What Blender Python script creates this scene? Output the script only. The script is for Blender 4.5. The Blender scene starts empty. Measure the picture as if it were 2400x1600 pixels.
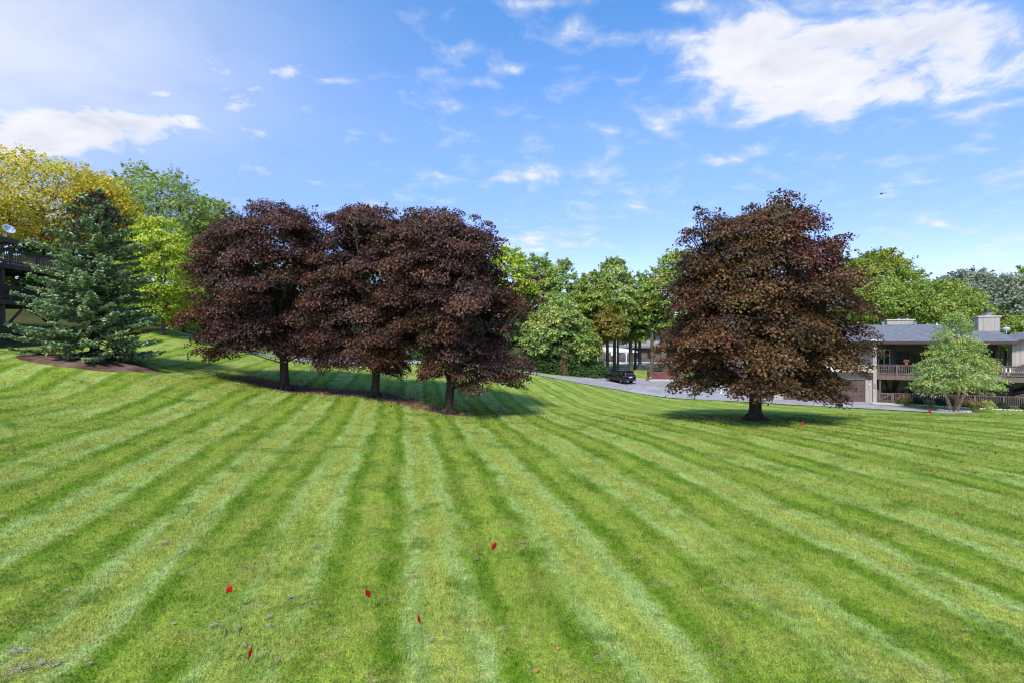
import bpy, bmesh, math, random
import numpy as np
from mathutils import Vector, Matrix

# ------------------------------------------------------------------ scene, camera, sky, sun, exposure
scene = bpy.context.scene
COL = scene.collection
R = math.radians

cam_data = bpy.data.cameras.new('camera')
cam_data.lens = 18.0
cam_data.sensor_width = 36.0
cam_data.clip_start = 0.1
cam_data.clip_end = 5000.0
camera = bpy.data.objects.new('camera', cam_data)
camera.location = (0, 0, 5.0)
camera.rotation_euler = (R(90), 0, 0)
COL.objects.link(camera)
scene.camera = camera

SUN_ELEV = 50.0
SUN_AZ = 197.0          # compass bearing of the sun, 0 = +Y (into the picture), clockwise
SUN_STRENGTH = 2.7
SKY_STRENGTH = 0.145
EXPOSURE = 0.86

scene.view_settings.view_transform = 'Standard'
scene.view_settings.look = 'None'
scene.view_settings.exposure = EXPOSURE
scene.view_settings.gamma = 1.0
scene.view_settings.use_curve_mapping = False
scene.cycles.max_bounces = 4
scene.cycles.diffuse_bounces = 2
scene.cycles.glossy_bounces = 2
scene.cycles.transmission_bounces = 2
scene.cycles.transparent_max_bounces = 4
scene.cycles.sample_clamp_indirect = 4.0
scene.cycles.use_denoising = True
scene.cycles.filter_width = 1.2
scene.cycles.adaptive_threshold = 0.02


class NT:
    """small helper around a node tree"""
    def __init__(self, tree):
        self.t = tree
        tree.nodes.clear()
    def n(self, kind, **kw):
        nd = self.t.nodes.new(kind)
        for k, v in kw.items():
            setattr(nd, k, v)
        return nd
    def link(self, a, b):
        self.t.links.new(a, b)
    def put(self, sock, v):
        if isinstance(v, bpy.types.NodeSocket):
            self.t.links.new(v, sock)
        else:
            sock.default_value = v
    def math(self, op, a, b=0.0, c=0.0, clamp=False):
        nd = self.n('ShaderNodeMath', operation=op, use_clamp=clamp)
        self.put(nd.inputs[0], a); self.put(nd.inputs[1], b); self.put(nd.inputs[2], c)
        return nd.outputs[0]
    def vmath(self, op, a, b=(0, 0, 0)):
        nd = self.n('ShaderNodeVectorMath', operation=op)
        self.put(nd.inputs[0], a); self.put(nd.inputs[1], b)
        return nd.outputs['Value'] if op in ('DOT_PRODUCT', 'LENGTH') else nd.outputs[0]
    def mix(self, f, a, b, blend='MIX'):
        nd = self.n('ShaderNodeMix', data_type='RGBA', blend_type=blend)
        self.put(nd.inputs[0], f)
        for s, v in ((nd.inputs[6], a), (nd.inputs[7], b)):
            self.put(s, v if isinstance(v, bpy.types.NodeSocket) else (v[0], v[1], v[2], 1))
        return nd.outputs[2]
    def noise(self, vec, scale, detail=3.0, rough=0.55, lac=2.0, dist=0.0, color=False):
        nd = self.n('ShaderNodeTexNoise')
        if vec is not None: self.link(vec, nd.inputs['Vector'])
        nd.inputs['Scale'].default_value = scale
        nd.inputs['Detail'].default_value = detail
        nd.inputs['Roughness'].default_value = rough
        nd.inputs['Lacunarity'].default_value = lac
        nd.inputs['Distortion'].default_value = dist
        return nd.outputs['Color'] if color else nd.outputs['Fac']
    def smooth(self, v, lo, hi, a=0.0, b=1.0):
        nd = self.n('ShaderNodeMapRange', interpolation_type='SMOOTHSTEP')
        self.put(nd.inputs[0], v); self.put(nd.inputs[1], lo); self.put(nd.inputs[2], hi)
        self.put(nd.inputs[3], a); self.put(nd.inputs[4], b)
        return nd.outputs[0]
    def ramp(self, f, stops, interp='LINEAR'):
        nd = self.n('ShaderNodeValToRGB')
        cr = nd.color_ramp; cr.interpolation = interp
        while len(cr.elements) < len(stops): cr.elements.new(0.5)
        for e, (p, c) in zip(cr.elements, stops):
            e.position = p; e.color = (c[0], c[1], c[2], 1)
        self.link(f, nd.inputs[0])
        return nd.outputs[0]


def build_world():
    w = bpy.data.worlds.new('World'); scene.world = w; w.use_nodes = True
    t = NT(w.node_tree)
    sky = t.n('ShaderNodeTexSky')
    sky.sky_type = 'NISHITA'; sky.sun_disc = False
    sky.sun_elevation = R(SUN_ELEV); sky.sun_rotation = R(SUN_AZ)
    sky.altitude = 100; sky.air_density = 1.0; sky.dust_density = 0.25; sky.ozone_density = 1.6
    hs = t.n('ShaderNodeHueSaturation')
    hs.inputs['Saturation'].default_value = 1.16
    hs.inputs['Value'].default_value = 1.36
    t.link(sky.outputs[0], hs.inputs['Color'])
    skycol = t.mix(1.0, hs.outputs[0], (1.0, .955, 1.0), 'MULTIPLY')
    tc0 = t.n('ShaderNodeTexCoord'); sep0 = t.n('ShaderNodeSeparateXYZ'); t.link(tc0.outputs['Generated'], sep0.inputs[0])
    skycol = t.mix(1.0, skycol, t.ramp(t.math('ABSOLUTE', sep0.outputs[2]), [(0.0, (.50, .48, .60)), (.20, (.56, .53, .66)), (.38, (.72, .72, .78)), (.55, (.52, .74, .82))]), 'MULTIPLY')
    # cloud layer: direction projected on a plane overhead
    tc = t.n('ShaderNodeTexCoord')
    sep = t.n('ShaderNodeSeparateXYZ'); t.link(tc.outputs['Generated'], sep.inputs[0])
    dz = t.math('ADD', t.math('MAXIMUM', sep.outputs[2], 0.0), 0.22)
    px = t.math('DIVIDE', sep.outputs[0], dz)
    py = t.math('DIVIDE', sep.outputs[1], dz)
    comb = t.n('ShaderNodeCombineXYZ'); t.link(px, comb.inputs[0]); t.link(py, comb.inputs[1])
    p = comb.outputs[0]
    warp = t.vmath('SCALE', t.vmath('SUBTRACT', t.noise(p, 3.0, 2, color=True), (0.5, 0.5, 0.5)))
    warp.node.inputs['Scale'].default_value = 0.16
    pw = t.vmath('ADD', p, warp)
    st = t.vmath('MULTIPLY', pw, (1.0, 1.15, 1.0))
    fine = t.noise(st, 7.5, 6, 0.58)
    broad = t.noise(st, 2.4, 3, 0.5)
    field = t.math('MULTIPLY_ADD', broad, 0.60, t.math('MULTIPLY', fine, 1.30))
    # where the photograph's cloud banks hang: (pixel x, pixel y, half width, half height, weight)
    shots = [(1850, 225, 300, 60, .23), (2290, 190, 190, 85, .23), (1730, 130, 130, 60, .12), (1950, 110, 300, 130, .26), (2230, 110, 230, 140, .18), (1760, 215, 130, 55, .12), (2000, 210, 200, 60, .14), (1680, 85, 110, 45, .20), (2330, 30, 150, 60, .12),
             (240, 300, 230, 58, .42), (60, 335, 220, 55, .42), (120, 245, 120, 40, .10), (40, 190, 90, 60, .10), (60, 40, 330, 150, .13),
             (650, 165, 62, 24, .22), (540, 252, 70, 18, .18), (385, 218, 70, 12, .12), (430, 55, 50, 12, .12), (1090, 113, 48, 18, .22), (1010, 170, 38, 15, .19), (1110, 197, 60, 16, .19), (1190, 163, 45, 15, .19),
             (1345, 55, 35, 28, .19), (1310, 95, 45, 22, .18), (1440, 85, 65, 22, .22), (1325, 160, 30, 14, .14), (1270, 8, 80, 16, .18), (1590, 15, 80, 20, .20), (1460, 190, 30, 10, .12), (1425, 308, 45, 14, .13), (1520, 295, 35, 22, .14),
             (1350, 405, 170, 24, .19), (1080, 425, 140, 16, .12), (1240, 445, 50, 14, .13), (1490, 445, 55, 10, .13), (1695, 378, 35, 14, .15), (1580, 378, 25, 8, .08), (870, 475, 30, 12, .13), (765, 465, 30, 15, .11), (1280, 572, 110, 26, .20),
             (2150, 510, 170, 16, .09), (780, 190, 45, 10, .11), (1690, 175, 40, 14, .10), (2110, 290, 60, 22, .10)]
    def proj(x, y):
        d = Vector(((x - 1200) / 1200, 1.0, (800 - y) / 1200)).normalized()
        return d.x / (max(d.z, 0) + .22), d.y / (max(d.z, 0) + .22)
    banks = []
    for x, y, hw, hh, wt in shots:
        c = proj(x, y); e = proj(x + hw, y); f = proj(x, y - hh); g = proj(x - hw, y); k = proj(x, y + hh)
        banks.append((c[0], c[1], abs(e[0] - g[0]) / 2, max(abs(f[1] - k[1]) / 2, .01), wt))
    add = 0.0
    for cx, cy, sx, sy, a in banks:
        vm = t.n('ShaderNodeVectorMath', operation='MULTIPLY_ADD')
        t.link(p, vm.inputs[0]); vm.inputs[1].default_value = (1 / sx, 1 / sy, 0); vm.inputs[2].default_value = (-cx / sx, -cy / sy, 0)
        g = t.math('POWER', 0.36788, t.vmath('DOT_PRODUCT', vm.outputs[0], vm.outputs[0]))
        add = t.math('MULTIPLY_ADD', g, a * 1.22, add)
    tot = t.math('ADD', field, add)
    mask = t.smooth(tot, 1.03, 1.44)
    wisp = t.smooth(tot, 0.94, 1.34, 0.0, 0.40)
    horizon = t.smooth(sep.outputs[2], 0.0, 0.10)
    veil = t.n('ShaderNodeVectorMath', operation='MULTIPLY_ADD')      # thin high cloud towards the upper left
    vc = proj(-120, 60); t.link(p, veil.inputs[0]); veil.inputs[1].default_value = (1 / .55, 1 / .50, 0); veil.inputs[2].default_value = (-vc[0] / .55, -vc[1] / .50, 0)
    vg = t.math('MULTIPLY', t.math('POWER', 0.36788, t.vmath('DOT_PRODUCT', veil.outputs[0], veil.outputs[0])), .70)
    m = t.math('MULTIPLY', t.math('MAXIMUM', t.math('MAXIMUM', t.math('MULTIPLY', mask, 0.94), wisp), vg), horizon)
    body = t.noise(st, 5.0, 4, 0.5)
    cloudcol = t.ramp(t.math('MULTIPLY_ADD', t.smooth(tot, 1.25, 1.75), -.16, body), [(0.24, (2.75, 2.9, 3.3)), (0.40, (3.35, 3.4, 3.65)), (0.60, (3.8, 3.8, 3.9))])
    col = t.mix(m, skycol, cloudcol)
    bg = t.n('ShaderNodeBackground'); t.link(col, bg.inputs[0]); bg.inputs[1].default_value = SKY_STRENGTH
    out = t.n('ShaderNodeOutputWorld'); t.link(bg.outputs[0], out.inputs[0])

build_world()

sun_data = bpy.data.lights.new('sun', 'SUN')
sun_data.energy = SUN_STRENGTH
sun_data.angle = R(8.0)
sun_data.color = (1.0, 0.93, 0.80)
sun = bpy.data.objects.new('sun', sun_data)
_a, _e = R(SUN_AZ), R(SUN_ELEV)
_to = Vector((math.sin(_a) * math.cos(_e), math.cos(_a) * math.cos(_e), math.sin(_e)))
sun.rotation_euler = _to.to_track_quat('Z', 'Y').to_euler()
sun.location = _to * 60
COL.objects.link(sun)

# ------------------------------------------------------------------ helpers
def at(px, py, Y):
    """photograph pixel (2400 x 1600) at depth Y -> world point, used once to survey the place"""
    return Vector(((px - 1200) / 1200 * Y, Y, 5 - (py - 800) / 1200 * Y))

def tag(o, label=None, cat=None, group=None, kind=None):
    if label: o['label'] = label
    if cat: o['category'] = cat
    if group: o['group'] = group
    if kind: o['kind'] = kind
    return o

def empty(name, loc, rz=0.0):
    o = bpy.data.objects.new(name, None)
    o.location = loc; o.rotation_euler = (0, 0, rz)
    o.empty_display_size = 0.3
    COL.objects.link(o)
    return o

def link(name, me, mat=None, parent=None, loc=None, rot=None):
    o = bpy.data.objects.new(name, me)
    if mat is not None and len(me.materials) == 0: me.materials.append(mat)
    COL.objects.link(o)
    if parent is not None: o.parent = parent
    if loc is not None: o.location = loc
    if rot is not None: o.rotation_euler = rot
    return o

class MB:
    """collects shapes for one mesh"""
    def __init__(self): self.v = []; self.f = []
    def add(self, vs, fs):
        b = len(self.v)
        self.v += [tuple(x) for x in vs]
        self.f += [tuple(i + b for i in f) for f in fs]
        return self
    def box(self, x0, x1, y0, y1, z0, z1):
        vs = [(x0, y0, z0), (x1, y0, z0), (x1, y1, z0), (x0, y1, z0), (x0, y0, z1), (x1, y0, z1), (x1, y1, z1), (x0, y1, z1)]
        return self.add(vs, [(3, 2, 1, 0), (4, 5, 6, 7), (0, 1, 5, 4), (1, 2, 6, 5), (2, 3, 7, 6), (3, 0, 4, 7)])
    def bar(self, a, b, w, h):
        """box beam from a to b, width w (horizontal) and height h"""
        a = Vector(a); b = Vector(b); d = (b - a).normalized()
        s = d.cross(Vector((0, 0, 1)))
        if s.length < 1e-4: s = Vector((1, 0, 0))
        s.normalize(); u = s.cross(d).normalized()
        s *= w / 2; u *= h / 2
        vs = [a - s - u, a + s - u, a + s + u, a - s + u, b - s - u, b + s - u, b + s + u, b - s + u]
        return self.add(vs, [(3, 2, 1, 0), (4, 5, 6, 7), (0, 1, 5, 4), (1, 2, 6, 5), (2, 3, 7, 6), (3, 0, 4, 7)])
    def prism(self, poly, axis, a, b):
        """polygon of 2D points extruded along axis 'x','y' or 'z' from a to b"""
        def P(p, w):
            return {'x': (w, p[0], p[1]), 'y': (p[0], w, p[1]), 'z': (p[0], p[1], w)}[axis]
        n = len(poly)
        vs = [P(p, a) for p in poly] + [P(p, b) for p in poly]
        fs = [tuple(range(n))[::-1], tuple(range(n, 2 * n))] + [(i, (i + 1) % n, n + (i + 1) % n, n + i) for i in range(n)]
        return self.add(vs, fs)
    def tube(self, pts, radii, sides=6, cap=True):
        pts = [Vector(p) for p in pts]
        n = len(pts); base = len(self.v); ref = Vector((0.31, 0.77, 0.55))
        for i, p in enumerate(pts):
            d = (pts[min(i + 1, n - 1)] - pts[max(i - 1, 0)])
            d = d.normalized() if d.length > 1e-6 else Vector((0, 0, 1))
            s = d.cross(ref)
            if s.length < 1e-3: s = d.cross(Vector((1, 0, 0)))
            s.normalize(); u = d.cross(s)
            for k in range(sides):
                a = 2 * math.pi * k / sides
                self.v.append(tuple(p + (s * math.cos(a) + u * math.sin(a)) * radii[i]))
        for i in range(n - 1):
            for k in range(sides):
                k2 = (k + 1) % sides
                self.f.append((base + i * sides + k, base + i * sides + k2, base + (i + 1) * sides + k2, base + (i + 1) * sides + k))
        if cap:
            self.f.append(tuple(base + k for k in range(sides))[::-1])
            self.f.append(tuple(base + (n - 1) * sides + k for k in range(sides)))
        return self
    def lathe(self, prof, c, sides=16):
        """prof: [(radius, z)] round a vertical axis at c"""
        base = len(self.v)
        for r, z in prof:
            for k in range(sides):
                a = 2 * math.pi * k / sides
                self.v.append((c[0] + r * math.cos(a), c[1] + r * math.sin(a), c[2] + z))
        for i in range(len(prof) - 1):
            for k in range(sides):
                k2 = (k + 1) % sides
                self.f.append((base + i * sides + k, base + i * sides + k2, base + (i + 1) * sides + k2, base + (i + 1) * sides + k))
        self.f.append(tuple(base + k for k in range(sides))[::-1])
        self.f.append(tuple(base + (len(prof) - 1) * sides + k for k in range(sides)))
        return self
    def mesh(self, name, smooth=False, bevel=0.0):
        me = bpy.data.meshes.new(name)
        me.from_pydata(self.v, [], self.f)
        if bevel or smooth:
            bm = bmesh.new(); bm.from_mesh(me)
            bmesh.ops.recalc_face_normals(bm, faces=bm.faces)
            if bevel:
                bmesh.ops.bevel(bm, geom=list(bm.edges), offset=bevel, segments=1, affect='EDGES', profile=0.6)
            bm.to_mesh(me); bm.free()
        if smooth: me.polygons.foreach_set('use_smooth', [True] * len(me.polygons))
        me.update()
        return me
    def build(self, name, mat, parent=None, loc=None, rot=None, smooth=False, bevel=0.0):
        return link(name, self.mesh(name, smooth, bevel), mat, parent, loc, rot)

def fast_mesh(name, verts, tris, colors=None):
    """numpy arrays -> triangle mesh, optional per-vertex colour attribute 'tint'"""
    me = bpy.data.meshes.new(name)
    nv, nf = len(verts), len(tris)
    me.vertices.add(nv); me.vertices.foreach_set('co', np.ascontiguousarray(verts, dtype=np.float32).ravel())
    k = tris.shape[1]
    me.loops.add(nf * k); me.loops.foreach_set('vertex_index', np.ascontiguousarray(tris, dtype=np.int32).ravel())
    me.polygons.add(nf); me.polygons.foreach_set('loop_start', np.arange(0, nf * k, k, dtype=np.int32))
    if colors is not None:
        at_ = me.attributes.new('tint', 'FLOAT_COLOR', 'POINT')
        c4 = np.ones((nv, 4), dtype=np.float32); c4[:, :3] = colors
        at_.data.foreach_set('color', c4.ravel())
    me.update(calc_edges=True)
    return me

# ------------------------------------------------------------------ materials
MATS = {}
def material(name, col, rough=0.7, var=0.15, scale=6.0, bump=0.0, bump_scale=30.0, spec=0.3, metal=0.0, col2=None, coords='Object', stretch=None, coat=0.0):
    if name in MATS: return MATS[name]
    m = bpy.data.materials.new(name); m.use_nodes = True
    t = NT(m.node_tree)
    b = t.n('ShaderNodeBsdfPrincipled')
    tc = t.n('ShaderNodeTexCoord')
    vec = tc.outputs[coords]
    if stretch:
        vec = t.vmath('MULTIPLY', vec, stretch)
    nz = t.noise(vec, scale, 5, 0.6)
    c2 = col2 if col2 else tuple(c * 0.55 for c in col)
    lo = t.mix(t.smooth(nz, 0.35, 0.7), col, c2)
    c = t.mix(min(1.0, var * 2), col, lo)
    t.link(c, b.inputs['Base Color'])
    b.inputs['Roughness'].default_value = rough
    b.inputs['Specular IOR Level'].default_value = spec
    b.inputs['Metallic'].default_value = metal
    b.inputs['Coat Weight'].default_value = coat
    if bump:
        bp = t.n('ShaderNodeBump'); bp.inputs['Strength'].default_value = bump; bp.inputs['Distance'].default_value = 0.02
        t.link(t.noise(vec, bump_scale, 4, 0.6), bp.inputs['Height']); t.link(bp.outputs[0], b.inputs['Normal'])
    out = t.n('ShaderNodeOutputMaterial'); t.link(b.outputs[0], out.inputs[0])
    MATS[name] = m
    return m

def leaf_material(name, rough=0.45, spec=0.4, trans=0.3, tcol=(1.0, 1.0, 1.0)):
    m = bpy.data.materials.new(name); m.use_nodes = True
    t = NT(m.node_tree)
    a = t.n('ShaderNodeAttribute', attribute_name='tint')
    b = t.n('ShaderNodeBsdfPrincipled')
    t.link(a.outputs['Color'], b.inputs['Base Color'])
    b.inputs['Roughness'].default_value = rough
    b.inputs['Specular IOR Level'].default_value = spec
    tr = t.n('ShaderNodeBsdfTranslucent')
    t.link(t.mix(1.0, a.outputs['Color'], tcol, 'MULTIPLY'), tr.inputs['Color'])
    mx = t.n('ShaderNodeMixShader'); mx.inputs[0].default_value = trans
    t.link(b.outputs[0], mx.inputs[1]); t.link(tr.outputs[0], mx.inputs[2])
    out = t.n('ShaderNodeOutputMaterial'); t.link(mx.outputs[0], out.inputs[0])
    MATS[name] = m
    return m

# ------------------------------------------------------------------ terrain
_cp = []
def _c(px, py, Y): v = at(px, py, Y); _cp.append((v.x, v.y, v.z))
for q in [(668, 912, 37.6), (878, 927, 36.6), (1050, 968, 34), (1770, 983, 30), (221, 842, 33), (15, 812, 36), (100, 855, 29),
          (1200, 1600, 6.9), (0, 1600, 7), (0, 1200, 12.5), (0, 1000, 19), (0, 905, 26), (300, 870, 31), (480, 890, 34), (550, 845, 46), (760, 865, 50), (980, 885, 50),
          (600, 1000, 25), (600, 1300, 11.2),
          (2400, 1600, 6.9), (2400, 1200, 13), (2400, 1050, 20.5), (2400, 970, 28), (2200, 985, 29), (2000, 985, 30),
          (1200, 1200, 13.8), (1200, 1050, 22), (1400, 945, 46), (1560, 962, 40), (1250, 915, 48),
          (440, 789, 50), (570, 823, 55), (730, 849, 58), (960, 852, 62), (1250, 877, 64), (1400, 905, 64), (1560, 931, 57), (1700, 939, 52),
          (1870, 949, 47), (2166, 965, 41), (2300, 975, 38), (2055, 943, 50), (2400, 961, 46), (1450, 896, 71), (1540, 892, 72),
          (1300, 876, 76), (1420, 872, 84), (1540, 869, 88), (1480, 860, 100), (1560, 857, 106), (1500, 850, 120),
          (130, 740, 54), (20, 715, 60), (390, 771, 53)]:
    _c(*q)
_cp += [(0, 0, .4), (-8, 0, .6), (8, 0, .4), (0, -25, .6), (-30, -20, 2.5), (30, -20, .8), (-18, 8, 1.6), (-30, 18, 4.2), (22, 10, .8), (40, 15, 1.0), (48, 28, .2),
        (60, 45, -1.0), (70, 80, 0), (45, 75, -.9), (40, 100, .2), (30, 140, 1.0), (0, 90, 1.6), (0, 130, 3.0), (-25, 85, 4.0), (-50, 90, 8.0), (-60, 130, 8.5), (-75, 40, 9),
        (-80, 75, 10), (-60, 0, 6), (90, 0, 1), (100, 140, 2), (-110, 20, 10), (0, 200, 4), (-120, 200, 8), (120, 200, 4), (-150, 0, 9), (160, 60, 2), (0, -120, 3)]
for k in range(14):
    a = 2 * math.pi * k / 14
    _cp.append((420 * math.cos(a), 60 + 420 * math.sin(a), 4.5))
_cp = np.array(_cp)
def _kern(r): return np.where(r > 1e-9, r * r * np.log(r + 1e-12), 0.0)
def _fit():
    P = _cp[:, :2] / 10.0; n = len(P)
    K = _kern(np.linalg.norm(P[:, None] - P[None], axis=2)) + np.eye(n) * 0.02
    A = np.zeros((n + 3, n + 3)); A[:n, :n] = K
    A[:n, n] = 1; A[:n, n + 1:] = P; A[n, :n] = 1; A[n + 1:, :n] = P.T
    b = np.zeros(n + 3); b[:n] = _cp[:, 2]
    return np.linalg.solve(A, b)
_w = _fit()
def HZ(X, Y):
    X = np.asarray(X, float); Y = np.asarray(Y, float); sh = X.shape
    q = np.stack([X.ravel(), Y.ravel()], 1) / 10.0; P = _cp[:, :2] / 10.0; n = len(P)
    out = np.empty(len(q))
    for i in range(0, len(q), 40000):
        c = q[i:i + 40000]
        k = _kern(np.linalg.norm(c[:, None] - P[None], axis=2))
        out[i:i + 40000] = k @ _w[:n] + _w[n] + c @ _w[n + 1:]
    return out.reshape(sh)
def hz(x, y): return float(HZ(np.array([x]), np.array([y]))[0])
def ground(x, y, up=0.0): return Vector((x, y, hz(x, y) + up))

# ------------------------------------------------------------------ lawn colour (painted sheen of mown stripes, dry patches), shared by turf and blades
STRIPE_PERIOD = 3.0
STRIPE_PHASE = 2.1
def lawn_color(t, blades=False):
    geo = t.n('ShaderNodeNewGeometry')
    pos = t.vmath('MULTIPLY', geo.outputs['Position'], (1, 1, 0))
    w1 = t.math('MULTIPLY', t.math('SUBTRACT', t.noise(pos, 0.16, 2), 0.5), 1.1)
    w2 = t.math('MULTIPLY', t.math('SUBTRACT', t.noise(pos, 1.1, 3), 0.5), 0.52)
    w3 = t.math('MULTIPLY', t.math('SUBTRACT', t.noise(pos, 9.0, 2), 0.5), 0.26)
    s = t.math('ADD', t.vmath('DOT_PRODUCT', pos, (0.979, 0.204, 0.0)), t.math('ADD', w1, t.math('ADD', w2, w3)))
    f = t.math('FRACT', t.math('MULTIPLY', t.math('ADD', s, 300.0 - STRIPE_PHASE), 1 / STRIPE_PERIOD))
    dark, mid, edge, mint, yel = (.122, .228, .011), (.255, .338, .038), (.220, .318, .040), (.320, .440, .128), (.318, .380, .066)  # light and dark look of leaning blades painted in as stripe base colours
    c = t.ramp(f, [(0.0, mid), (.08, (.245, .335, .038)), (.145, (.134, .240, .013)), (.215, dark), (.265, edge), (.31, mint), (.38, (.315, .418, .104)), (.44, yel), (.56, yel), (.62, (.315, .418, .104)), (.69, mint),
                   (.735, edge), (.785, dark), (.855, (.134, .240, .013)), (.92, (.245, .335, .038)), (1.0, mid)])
    # stripes wash out where the mower wandered
    even = (.250, .330, .046)
    c = t.mix(t.smooth(t.noise(pos, 0.30, 3), 0.44, 0.67, 0.0, 0.85), c, even)
    # long streaks the mower leaves along its way
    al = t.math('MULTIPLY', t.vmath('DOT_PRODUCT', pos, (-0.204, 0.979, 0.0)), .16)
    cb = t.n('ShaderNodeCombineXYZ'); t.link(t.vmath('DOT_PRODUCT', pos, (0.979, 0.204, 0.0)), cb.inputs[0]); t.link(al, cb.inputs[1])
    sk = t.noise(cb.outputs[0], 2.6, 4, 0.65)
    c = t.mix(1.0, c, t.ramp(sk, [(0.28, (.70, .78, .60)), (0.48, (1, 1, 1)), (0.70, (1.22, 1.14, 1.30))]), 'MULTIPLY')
    # yellowing and straw
    dry = t.smooth(t.noise(pos, 0.8, 4, 0.68), 0.47, 0.68)
    c = t.mix(t.math('MULTIPLY', dry, 0.60), c, (.300, .300, .066))
    straw = t.smooth(t.noise(pos, 1.9, 4, 0.72), 0.575, 0.72)
    c = t.mix(t.math('MULTIPLY', straw, 0.7), c, (.40, .345, .17))
    lush = t.smooth(t.noise(pos, 0.7, 4, 0.68), 0.51, 0.68)
    c = t.mix(t.math('MULTIPLY', lush, 0.72), c, (.095, .185, .012))
    # grain of the blades
    fine = t.noise(pos, 30.0, 3, 0.75)
    c = t.mix(1.0, c, t.ramp(fine, [(0.30, (.40, .44, .40)), (0.52, (1, 1, 1)), (0.72, (1.65, 1.6, 1.6))]), 'MULTIPLY')
    tuft = t.noise(pos, 6.0, 3, 0.7)
    c = t.mix(1.0, c, t.ramp(tuft, [(0.30, (.62, .66, .62)), (0.55, (1.02, 1.02, 1.0)), (0.75, (1.28, 1.25, 1.2))]), 'MULTIPLY')
    return c, pos

def build_lawn_materials():
    m = bpy.data.materials.new('turf'); m.use_nodes = True
    t = NT(m.node_tree)
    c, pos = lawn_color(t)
    # bare earth and leaf litter along the row of trees
    d = t.n('ShaderNodeAttribute', attribute_name='bare')
    edge = t.math('ADD', d.outputs['Fac'], t.math('MULTIPLY', t.math('SUBTRACT', t.noise(pos, 1.6, 6, 0.72), 0.5), 1.5))
    bare = t.smooth(edge, 0.45, 0.68)
    earth = t.ramp(t.noise(pos, 5.0, 6, 0.7), [(0.30, (.075, .036, .024)), (0.46, (.17, .085, .052)), (0.60, (.26, .150, .092)), (0.74, (.42, .31, .22))])
    c = t.mix(bare, c, earth)
    # rough meadow grass further off and forest floor
    wd = t.n('ShaderNodeAttribute', attribute_name='wood')
    floor = t.ramp(t.noise(pos, 1.5, 5, 0.7), [(0.35, (.075, .045, .022)), (0.55, (.06, .08, .02)), (0.7, (.09, .15, .03))])
    c = t.mix(t.smooth(t.math('ADD', wd.outputs['Fac'], t.math('MULTIPLY', t.math('SUBTRACT', t.noise(pos, 0.5, 4), 0.5), 0.8)), 0.4, 0.6), c, floor)
    b = t.n('ShaderNodeBsdfPrincipled'); t.link(c, b.inputs['Base Color'])
    b.inputs['Roughness'].default_value = 0.9; b.inputs['Specular IOR Level'].default_value = 0.15
    bp = t.n('ShaderNodeBump'); bp.inputs['Strength'].default_value = 0.85; bp.inputs['Distance'].default_value = 0.05
    t.link(t.noise(pos, 16.0, 4, 0.7), bp.inputs['Height']); t.link(bp.outputs[0], b.inputs['Normal'])
    o = t.n('ShaderNodeOutputMaterial'); t.link(b.outputs[0], o.inputs[0])
    MATS['turf'] = m
    m = bpy.data.materials.new('grass_blade'); m.use_nodes = True
    t = NT(m.node_tree)
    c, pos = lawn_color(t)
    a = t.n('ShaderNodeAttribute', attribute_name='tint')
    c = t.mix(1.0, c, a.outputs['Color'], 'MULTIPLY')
    b = t.n('ShaderNodeBsdfPrincipled'); t.link(c, b.inputs['Base Color'])
    b.inputs['Roughness'].default_value = 0.6; b.inputs['Specular IOR Level'].default_value = 0.25
    tr = t.n('ShaderNodeBsdfTranslucent'); t.link(c, tr.inputs['Color'])
    mx = t.n('ShaderNodeMixShader'); mx.inputs[0].default_value = 0.35
    t.link(b.outputs[0], mx.inputs[1]); t.link(tr.outputs[0], mx.inputs[2])
    o = t.n('ShaderNodeOutputMaterial'); t.link(mx.outputs[0], o.inputs[0])
    MATS['grass_blade'] = m
build_lawn_materials()

MAPLES = {'a': (-16.67, 37.6), 'b': (-9.82, 36.6), 'c': (-4.25, 34.0), 'd': (14.25, 30.0)}
SPRUCE = (-26.9, 33.0)

def seg_dist(X, Y, a, b):
    ax, ay = a; bx, by = b
    dx, dy = bx - ax, by - ay
    u = np.clip(((X - ax) * dx + (Y - ay) * dy) / (dx * dx + dy * dy), 0, 1)
    return np.hypot(X - ax - u * dx, Y - ay - u * dy), u

def bare_mask(X, Y):
    """strip of litter under the three maples; 1 inside, 0 outside"""
    d1, u1 = seg_dist(X, Y, (-19.6, 38.9), (-10.2, 37.5))
    d2, u2 = seg_dist(X, Y, (-10.2, 37.4), (-3.6, 33.9))
    m1 = 1.15 - d1 / 2.9
    m2 = 1.12 - d2 / (2.5 - 1.2 * u2)
    m = np.maximum(m1, m2)
    for k in 'abcd':
        d = np.hypot(X - MAPLES[k][0], Y - MAPLES[k][1])
        m = np.maximum(m, 1.25 - d / 0.75)
    return np.clip(m, 0, 1)

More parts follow.
